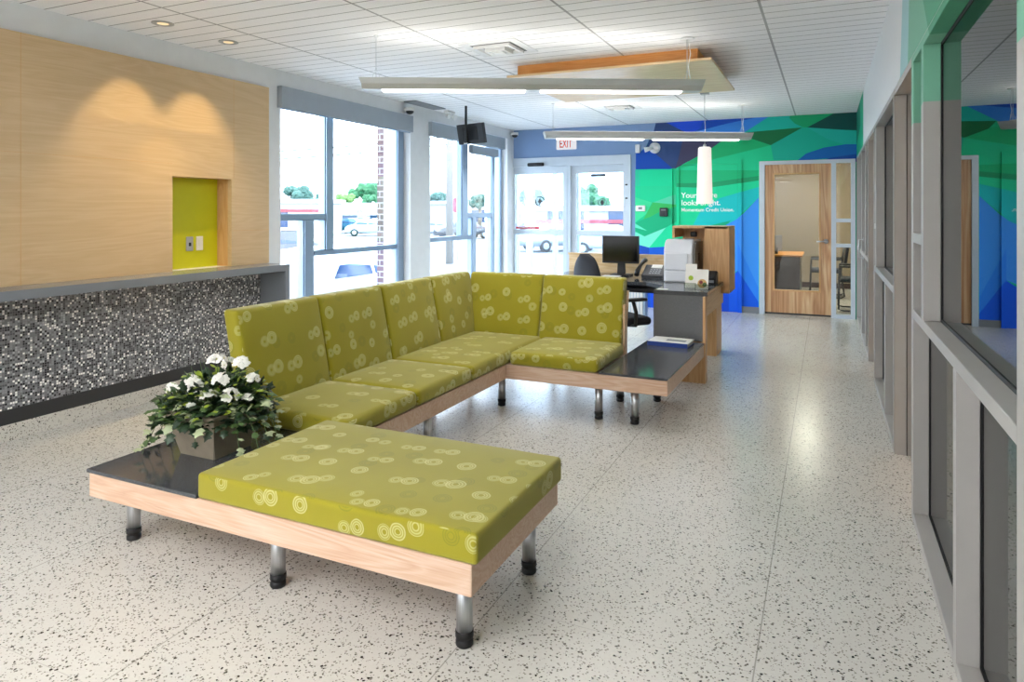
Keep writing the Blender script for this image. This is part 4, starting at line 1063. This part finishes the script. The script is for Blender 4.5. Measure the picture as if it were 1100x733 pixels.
# linear slot diffuser and spots by the column
tag(obj('slot_diffuser', bx(-4.70, -4.52, 7.05, 7.75, CH - .012, CH), M['grey']), 'thin grey slot diffuser on the ceiling beside the white column', 'air vent')
em = thing('emergency_light', 'small white twin-head emergency light near the column top', 'emergency light', (-4.6, 7.95, CH))
obj('bracket', bx(-4.63, -4.57, 7.9, 8.1, CH - .03, CH, .004, 1), M['plate'], em)
for y in (7.92, 8.08): obj('spot_head', lathe(new(), [(.018, -.03), (.034, 0), (.034, .03)], (0, 0, 0), 16, Matrix.Translation((-4.58, y, CH - .075)) @ Matrix.Rotation(R(110), 4, 'Y')), M['plate'], em)
obj('spot_stem', tube(tube(new(), [(-4.6, 7.92, CH - .03), (-4.59, 7.92, CH - .07)], .006, 6), [(-4.6, 8.08, CH - .03), (-4.59, 8.08, CH - .07)], .006, 6), M['plate'], em)
def dome(x, y, z, label):
    t = thing('dome_camera', label, 'security camera', (x, y, z), group='dome cameras on the left wall')
    obj('mount', lathe(new(), [(.06, z), (.06, z + .045)], (x, y, 0), 20), M['plate'], t)
    obj('dome', lathe(new(), [(.006, z - .04), (.03, z - .034), (.045, z - .018), (.05, z)], (x, y, 0), 20), M['black'], t)
    bm = new(); box(bm, XL, x, y - .02, y + .02, z + .01, z + .04); obj('arm', bm, M['plate'], t)
dome(XL + .075, 7.14, 2.70, 'dark dome camera on the left wall over the near window')
dome(XL + .075, YB - .12, 2.72, 'dark dome camera in the far left corner above the entrance')

# hanging TV seen from behind
tv = thing('hanging_screen', 'small black screen seen from behind on a ceiling pole by the windows', 'screen', (-4.15, 7.7, CH))
obj('ceiling_pole', lathe(new(), [(.016, 2.36), (.016, CH)], (-4.187, 7.697, 0), 14), M['black'], tv)
def tvbox(*a, **k):
    bm = bx(*a, **k); bmesh.ops.transform(bm, matrix=Matrix.Translation((-4.17, 7.78, 2.465)) @ Matrix.Rotation(R(-14), 4, 'Z') @ Matrix.Rotation(R(12), 4, 'X'), verts=bm.verts); return bm
obj('screen_shell', tvbox(-.225, .225, 0, .05, -.135, .125, .008, 2), M['dark'], tv)
obj('screen_glass', tvbox(-.205, .205, .05, .053, -.115, .11), M['screen'], tv)
obj('mount_plate', tvbox(-.13, .13, -.012, 0, -.09, .09, .004, 1), M['black'], tv)
obj('tilt_arm', tvbox(-.07, -.03, -.07, -.012, -.11, .03, .004, 1), M['black'], tv)
obj('inlet_label', tvbox(-.12, -.06, -.014, -.011, -.125, -.095), M['plate'], tv)
# exit sign
x0, z1 = on_y(597.5, 149, YB - .06); x1, z0 = on_y(618, 160, YB - .06)
ex = thing('exit_sign', 'white exit sign with red letters on the lilac wall above the entrance', 'exit sign', ((x0 + x1) / 2, YB - .03, z0))
obj('sign_box', bx(x0, x1, YB - .06, YB, z0, z1, .004, 1), M['exitw'], ex)
bm = text_mesh('EXIT', 1.0, .002, .01); w = max(v.co.x for v in bm.verts)
bmesh.ops.transform(bm, matrix=Matrix.Translation((x0 + .055, YB - .0615, z0 + .03)) @ Matrix.Rotation(R(90), 4, 'X') @ Matrix.Diagonal(((x1 - x0 - .11) / w, (z1 - z0 - .05) / .70, 1, 1)), verts=bm.verts)
obj('sign_letters', bm, M['red'], ex)
# siren / strobe / thermostat / reader
x, z = on_y(685.4, 160, YB)
tag(obj('motion_detector', rbox(new(), x - .035, x + .035, YB - .05, YB - .0005, z - .065, z + .065, .012, n=2), M['plate']), 'small white upright detector at the left edge of the mural', 'motion detector')
x, z = on_y(703.5, 159, YB)
fl = thing('flood_spot', 'round white adjustable spotlight on the dark blue part of the mural', 'spotlight', (x, YB, z))
obj('spot_plate', lathe(new(), [(.085, 0), (.085, .02), (.05, .04), (.03, .06)], (0, 0, 0), 24, Matrix.Translation((x, YB, z)) @ Matrix.Rotation(R(90), 4, 'X')), M['plate'], fl)
obj('spot_head', tube(new(), [(x - .02, YB - .06, z), (x - .07, YB - .1, z - .02), (x - .13, YB - .12, z - .035)], [.018, .03, .042], 14), M['plate'], fl)
x, z = on_y(689, 224, YB)
th = thing('thermostat', 'white wall thermostat with small grey display, left of the mural pier', 'thermostat', (x, YB - .045, z))
obj('thermostat_body', rbox(new(), x - .075, x + .075, YB - .075, YB - .0455, z - .045, z + .045, .012, n=2), M['plate'], th)
obj('display', bx(x - .03, x + .03, YB - .078, YB - .0745, z - .015, z + .02), M['grey'], th)
x, z = on_y(714, 228, YB)
ck = thing('door_chime', 'small dark square box on the green mural pier', 'alarm box', (x, YB - .045, z))
obj('box_body', rbox(new(), x - .06, x + .06, YB - .09, YB - .0455, z - .065, z + .065, .012, n=2), M['dark'], ck)
obj('box_slot', bx(x - .035, x + .035, YB - .093, YB - .089, z + .025, z + .04), M['grey'], ck)

# ================================================================= FAR OFFICE FURNITURE
fd = thing('office_desk', 'dark cherry desk with blond top behind the wooden office door', 'desk', (-.62, 12.6, 0))
obj('desk_top', bx(-1.6, -.36, 12.15, 13.3, .715, .745, .003, 1), M['orange'], fd)
obj('front_panel', bx(-1.55, -.40, 12.2, 12.24, .0, .715), M['cherry'], fd)
bm = new(); box(bm, -.44, -.40, 12.24, 13.2, 0, .715); box(bm, -1.55, -1.51, 12.24, 13.2, 0, .715); obj('side_panel', bm, M['cherry'], fd)
obj('grommet', lathe(new(), [(.02, 0), (.02, .006)], (0, 0, 0), 14, Matrix.Translation((-.62, 12.2, .50)) @ Matrix.Rotation(R(90), 4, 'X')), M['black'], fd)
mt2 = thing('desk_monitor', 'grey monitor angled on the office desk behind the wooden door', 'monitor', (-.74, 12.4, .745))
obj('screen_shell', rot(bx(-.80, -.76, 12.25, 12.6, .80, 1.06, .004, 1), (-.76, 12.4, .9), R(-20)), M['grey'], mt2)
obj('stand', bx(-.81, -.75, 12.38, 12.46, .746, .85), M['black'], mt2)
def side_chair(x, y, rz, label):
    t = thing('guest_chair', label, 'chair', (x, y, 0), rz, 'black guest chairs in the far office')
    for s in (-1, 1):
        tube_pts = [(.24, s * .25, .65), (.25, s * .25, .40), (.26, s * .25, .03), (.2, s * .25, .012), (-.22, s * .25, .012), (-.27, s * .25, .04), (-.22, s * .24, .45), (-.27, s * .22, .86)]
        obj('side_frame', tube(new(), tube_pts, .012, 8), M['black'], t, local=True)
        obj('armrest', rbox(new(), -.24, .25, s * .25 - .022, s * .25 + .022, .64, .67, .01, n=2), M['black'], t, local=True)
    obj('seat', rbox(new(), -.22, .25, -.225, .225, .42, .48, .025, crown=.01), M['navyfab'], t, local=True)
    obj('backrest', rbox(new(), -.30, -.26, -.22, .22, .52, .88, .018, crown=.008, crown_axis=0, shear=lambda q: Vector((q.x - (q.z - .5) * .12, q.y, q.z))), M['navyfab'], t, local=True)
side_chair(.42, 11.35, R(180), 'black guest chair seen through the narrow sidelight beside the wooden door')
side_chair(-.0, 12.95, R(180), 'black guest chair at the cherry desk behind the wooden door')
side_chair(-1.15, 13.75, R(-90), 'black chair back rising behind the cherry desk and monitor')

# ================================================================= OUTSIDE
GZ = -.6
tag(obj('parking_lot', bx(-140, 60, -60, 160, GZ - .2, GZ), M['ground']), kind='structure')
tag(obj('sidewalk', bx(-7.0, -5.3, -10, 25, GZ, -.14), M['concrete']), kind='structure')
tag(obj('entry_slab', bx(-5.3, 4, 14.6, 22, GZ, -.02), M['concrete']), kind='structure')
struct('trim_2', bx(-5.36, -5.16, 7.42, 8.0, -.14, 3.1), M['brick'])
def pt(px, py, fw):
    r = (px - CX_) / F_
    return Vector((fw * (-SN + r * CS), fw * (CS + r * SN), H_ + fw * (CY_ - py) / F_))
def car(px, fw, rz, mat, label, L=4.3, W=1.75, H=1.42):
    p = pt(px, 227, fw)
    t = thing('parked_car', label, 'car', (p.x, p.y, GZ), rz, 'cars outside')
    prof = [(-.5, .22), (-.49, .5), (-.44, .62), (-.34, .66), (-.22, .97), (-.08, 1.0), (.12, .99), (.24, .68), (.42, .60), (.49, .48), (.5, .22)]
    bm = new(); prism(bm, [(a * L, b * H) for a, b in prof], -W / 2, W / 2, axis='Y')
    for v in bm.verts:
        if v.co.z > .7 * H: v.co.y *= .82
    bmesh.ops.bevel(bm, geom=list(bm.edges), offset=.04, segments=2, affect='EDGES')
    obj('car_body', bm, M[mat], t, local=True, smooth=True)
    bm = new()
    for s in (-1, 1):
        y0 = s * W / 2 * .93
        prism(bm, [(-.30 * L, .69 * H), (-.21 * L, .93 * H), (-.06 * L, .94 * H), (-.06 * L, .69 * H)], y0 - .06, y0 + .06, axis='Y'); prism(bm, [(-.04 * L, .69 * H), (-.04 * L, .94 * H), (.10 * L, .93 * H), (.20 * L, .69 * H)], y0 - .06, y0 + .06, axis='Y')
    for v in bm.verts: v.co.y *= 1 - .17 * max(0, (v.co.z / H - .69) / .25)
    obj('side_glass', bm, M['carglass'], t, local=True)
    for sx in (-.31, .31):
        for s in (-1, 1):
            w = obj('wheel', lathe(new(), [(.2, -.1), (.31, -.09), (.32, 0), (.31, .09), (.2, .1)], (0, 0, 0), 20, Matrix.Translation((sx * L, s * (W / 2 - .06), .32)) @ Matrix.Rotation(R(90), 4, 'X')), M['tyre'], t, local=True)
            obj('hubcap', lathe(new(), [(.19, 0), (.15, .02)], (0, 0, 0), 16, Matrix.Translation((sx * L, s * (W / 2 + .03), .32)) @ Matrix.Rotation(R(-90 * s), 4, 'X')), M['alu'], w, local=True)
car(368, 12.6, R(90), 'carwhite', 'white car passing close outside the window beside the wood panel')
for i, (px, fw, m, dsc) in enumerate(((376, 66, 'carblue', 'blue car parked across the lot under the lettered building'), (398, 58, 'carwhite', 'white car parked across the lot, right part of the near window'), (412, 70, 'carsilver', 'silver car parked far off beside the brick pier'),
        (386, 76, 'cardark', 'dark car parked in the far row before the lettered building'), (470, 55, 'carsilver', 'silver car seen in the second window, left of the utility pole'), (498, 52, 'cardark', 'dark car seen in the second window, right of the utility pole'),
        (455, 60, 'carwhite', 'white car seen at the left edge of the second window'), (308, 24, 'cardark', 'dark car on the street at the far left of the near window'), (600, 36, 'carsilver', 'silver car seen through the left sliding door'), (655, 33, 'carwhite', 'white car seen through the right sliding door'), (575, 60, 'carblue', 'blue car far off through the left sliding door'))):
    car(px, fw, R(20 + 17 * (i % 3)), m, dsc)
def building(name, px0, px1, fw, z0, z1, depth, mat, label, band=None):
    a, b = pt(px0, 227, fw), pt(px1, 227, fw); t = thing(name, label, 'building', (a.x, a.y, GZ))
    d = (b - a); d.z = 0; L = d.length; d.normalize(); n = Vector((-d.y, d.x, 0))
    if n.dot(Vector((-SN, CS, 0))) < 0: n = -n
    def slab(o0, o1, n0, n1, za, zb):
        bm = new(); q = [a + d * o0 + n * n0, a + d * o1 + n * n0, a + d * o1 + n * n1, a + d * o0 + n * n1]
        prism(bm, [(v.x, v.y) for v in q], za, zb); return bm
    obj('wall', slab(0, L, 0, depth, GZ, z1 - .3), M[mat], t)
    obj('roof_edge', slab(-.3, L + .3, -.3, depth + .3, z1 - .35, z1), M['bwhite'], t)
    k = 0
    while k * 4 + 3.2 < L and k < 14:
        w = obj('window', slab(k * 4 + .8, k * 4 + 3.2, -.05, .02, .1, 1.7), M['carglass'], t); k += 1
    if band: obj('fascia_band', slab(0, L, -.35, -.3, band[0], band[1]), M[band[2]], t)
    return t, a, d, n, L
def zz(py, fw): return H_ + (CY_ - py) / F_ * fw
building('warehouse', 270, 352, 60, 0, zz(214, 60), 5, 'bwhite', 'low white building with a faded red band in the near window, left half', (zz(228, 60), zz(225, 60), 'roofred'))
t, a, d, n, L = building('shop_block', 356, 436, 85, 0, zz(218, 85), 14, 'bwhite', 'white shop block with grey rooftop lettering in the near window, right half', (zz(231, 85), zz(219, 85), 'textw'))
bm = text_mesh('AZERMANI', 1.0, .03, .02); w = max(v.co.x for v in bm.verts)
dd = d if d.dot(Vector((CS, SN, 0))) > 0 else -d
base = pt(360, 229, 85) - n * .45
mat = Matrix(((dd.x, 0, -n.x, base.x), (dd.y, 0, -n.y, base.y), (0, 1, 0, zz(229, 85)), (0, 0, 0, 1)))
sx = (47 / F_ * 85) / w
bmesh.ops.transform(bm, matrix=mat @ Matrix.Diagonal((sx, 6.5 / F_ * 85 / .7, 1, 1)), verts=bm.verts); bmesh.ops.recalc_face_normals(bm, faces=bm.faces)
obj('shop_lettering', bm, M['grey'], t)
building('house', 500, 560, 90, 0, zz(212, 90), 12, 'shade', 'grey-blue building seen in the second window, right part')
building('store', 575, 740, 45, 0, zz(221, 45), 10, 'bwhite', 'pale store with red band seen through the sliding doors', (zz(240, 45), zz(236, 45), 'roofred'))
building('garage', 455, 482, 80, 0, zz(216, 80), 10, 'grey', 'small grey building seen in the second window, left part')
def tree(px, pytop, fw, wpx, mat, label, seed):
    r_ = random.Random(seed); p = pt(px, 227, fw); t = thing('tree', label, 'tree', (p.x, p.y, GZ), 0, 'trees outside')
    top_ = zz(pytop, fw); w = wpx / F_ * fw / 2
    h = top_ - GZ; zc = top_ - w * .75
    obj('trunk', tube(new(), [(0, 0, 0), (.1, 0, h * .4), (0, .1, zc - GZ)], [.3, .22, .12], 8), M['bark'], t, local=True)
    bm = new()
    for k in range(16):
        c = Vector((r_.uniform(-1, 1) * w * .7, r_.uniform(-1, 1) * w * .5, zc - GZ + r_.uniform(-.5, .5) * w)); rr = w * r_.uniform(.25, .45)
        c.z = min(c.z, h - rr)
        m = bmesh.ops.create_icosphere(bm, subdivisions=3, radius=rr, matrix=Matrix.Translation(c))
        for v in m['verts']:
            q = v.co - c; v.co = c + q * (1 + .28 * noise.noise(v.co * 2.2 / max(rr, .3)) + .15 * noise.noise(v.co * 7))
    o = obj('crown', bm, M[mat], t, local=True); return t
tree(321, 199, 90, 30, 'treed', 'round bluish-green tree above the red-banded building', 1)
tree(392, 195, 116, 32, 'treeg', 'large green tree rising above the lettered shop block', 2)
tree(370, 208, 112, 22, 'sapling', 'yellow-green small tree left of the large green tree', 3)
tree(397, 209, 110, 16, 'treeg', 'small dark green tree just above the roof lettering', 4)
tree(345, 208, 112, 12, 'treed', 'thin bluish tree beside the window mullion', 5)
tree(470, 206, 95, 26, 'treed', 'bluish tree in the second window left of the pole', 6)
tree(515, 208, 80, 22, 'treed', 'bluish tree in the second window right of the stop sign', 7)
tree(632, 196, 60, 46, 'treeg', 'pale green tree seen through the right sliding door', 8)
tree(575, 200, 70, 30, 'treed', 'tree seen through the left sliding door', 9)
p = pt(483, 227, 27)
up = thing('utility_pole', 'tall weathered wooden utility pole outside the second window', 'utility pole', (p.x, p.y, GZ))
obj('pole_shaft', tube(new(), [(p.x, p.y, GZ), (p.x, p.y, 9)], [.16, .12], 12), M['pole'], up)
obj('crossarm', bx(p.x - .06, p.x + .06, p.y - 1.1, p.y + 1.1, 8.0, 8.15), M['pole'], up)
p = pt(492, 227, 29)
ss = thing('stop_sign', 'red octagonal road sign on a post, right of the utility pole', 'road sign', (p.x, p.y, GZ))
obj('sign_post', tube(new(), [(p.x, p.y, GZ), (p.x, p.y, 1.9)], .03, 8), M['steel'], ss)
bm = new(); dv = Vector((-p.x, -p.y, 0)).normalized(); lathe(bm, [(.36, 0), (.36, .01)], (0, 0, 0), 8, Matrix.Translation(Vector((p.x, p.y, 1.75)) + dv * .05) @ dv.to_track_quat('Z', 'Y').to_matrix().to_4x4() @ Matrix.Rotation(R(22.5), 4, 'Z')); obj('sign_plate', bm, M['stopred'], ss)
for i, (ya, yb, lab) in enumerate(((160, 153, 'upper dark power line crossing outside the windows'), (170.5, 163, 'lower dark power line crossing outside the windows'))):
    a = pt(240, 166 + i * 8.5, 22); b = pt(483, 147 + i * 8, 27)
    pts = [a.lerp(b, t / 12) - Vector((0, 0, .06 * math.sin(math.pi * t / 12))) for t in range(13)] 
    c = pt(640, yb - 40, 30); pts += [b.lerp(c, t / 6) for t in range(1, 7)]
    tag(obj('power_line', tube(new(), pts, .026, 5), M['wire']), lab, 'power line', 'power lines')

# ================================================================= LIGHT
w = bpy.data.worlds.new('sky'); bpy.context.scene.world = w; w.use_nodes = True
nt_ = w.node_tree; bg = nt_.nodes['Background']; bg.inputs[0].default_value = (.86, .93, 1, 1); bg.inputs[1].default_value = 5.2
def area(name, loc, sx, sy, rot_, power, col=(1, 1, 1), portal=False):
    l = bpy.data.lights.new(name, 'AREA'); l.shape = 'RECTANGLE'; l.size = sx; l.size_y = sy; l.energy = power; l.color = col
    o = bpy.data.objects.new(name, l); C.objects.link(o); o.location = loc; o.rotation_euler = rot_
    if portal: l.cycles.is_portal = True
    return o
area('portal_a', (-5.2, 6.15, 1.4), 2.5, 2.3, (R(90), 0, R(-90)), 1, portal=True)
area('portal_b', (-5.2, 8.95, 1.4), 2.5, 2.45, (R(90), 0, R(-90)), 1, portal=True)
area('portal_c', (-3.8, 12.95, 1.25), 2.5, 2.4, (R(-90), 0, 0), 1, portal=True)
for y in (3.407, 3.999):
    l = bpy.data.lights.new('downlight_beam', 'SPOT'); l.energy = 22; l.color = (1, .74, .36); l.spot_size = R(72); l.spot_blend = .8; l.shadow_soft_size = .03
    o = bpy.data.objects.new('downlight_beam', l); C.objects.link(o); o.location = (-4.319, y, CH - .012); o.rotation_euler = (0, R(14), 0)
# lamp in the far office and in side offices
area('far_office_lamp', (-.2, 12.6, 2.68), .6, 1.2, (0, 0, 0), 45, (1, .93, .8))

# ================================================================= CAMERA
cd = bpy.data.cameras.new('camera'); co = bpy.data.objects.new('camera', cd); C.objects.link(co)
cd.sensor_width = 36; cd.lens = F_ / 1100 * 36; cd.shift_y = -(366.5 - CY_) / 1100; cd.clip_start = .05; cd.clip_end = 500
co.location = (0, 0, H_); co.rotation_euler = (R(90), 0, TH)
sc = bpy.context.scene; sc.camera = co
sc.view_settings.view_transform = 'Standard'; sc.view_settings.look = 'None'; sc.view_settings.gamma = 1; sc.view_settings.exposure = 1.57; sc.view_settings.use_curve_mapping = False
sc.cycles.use_denoising = True; sc.cycles.max_bounces = 10; sc.cycles.diffuse_bounces = 5; sc.cycles.transparent_max_bounces = 24; sc.cycles.sample_clamp_indirect = 8; sc.cycles.sample_clamp_direct = 3.0
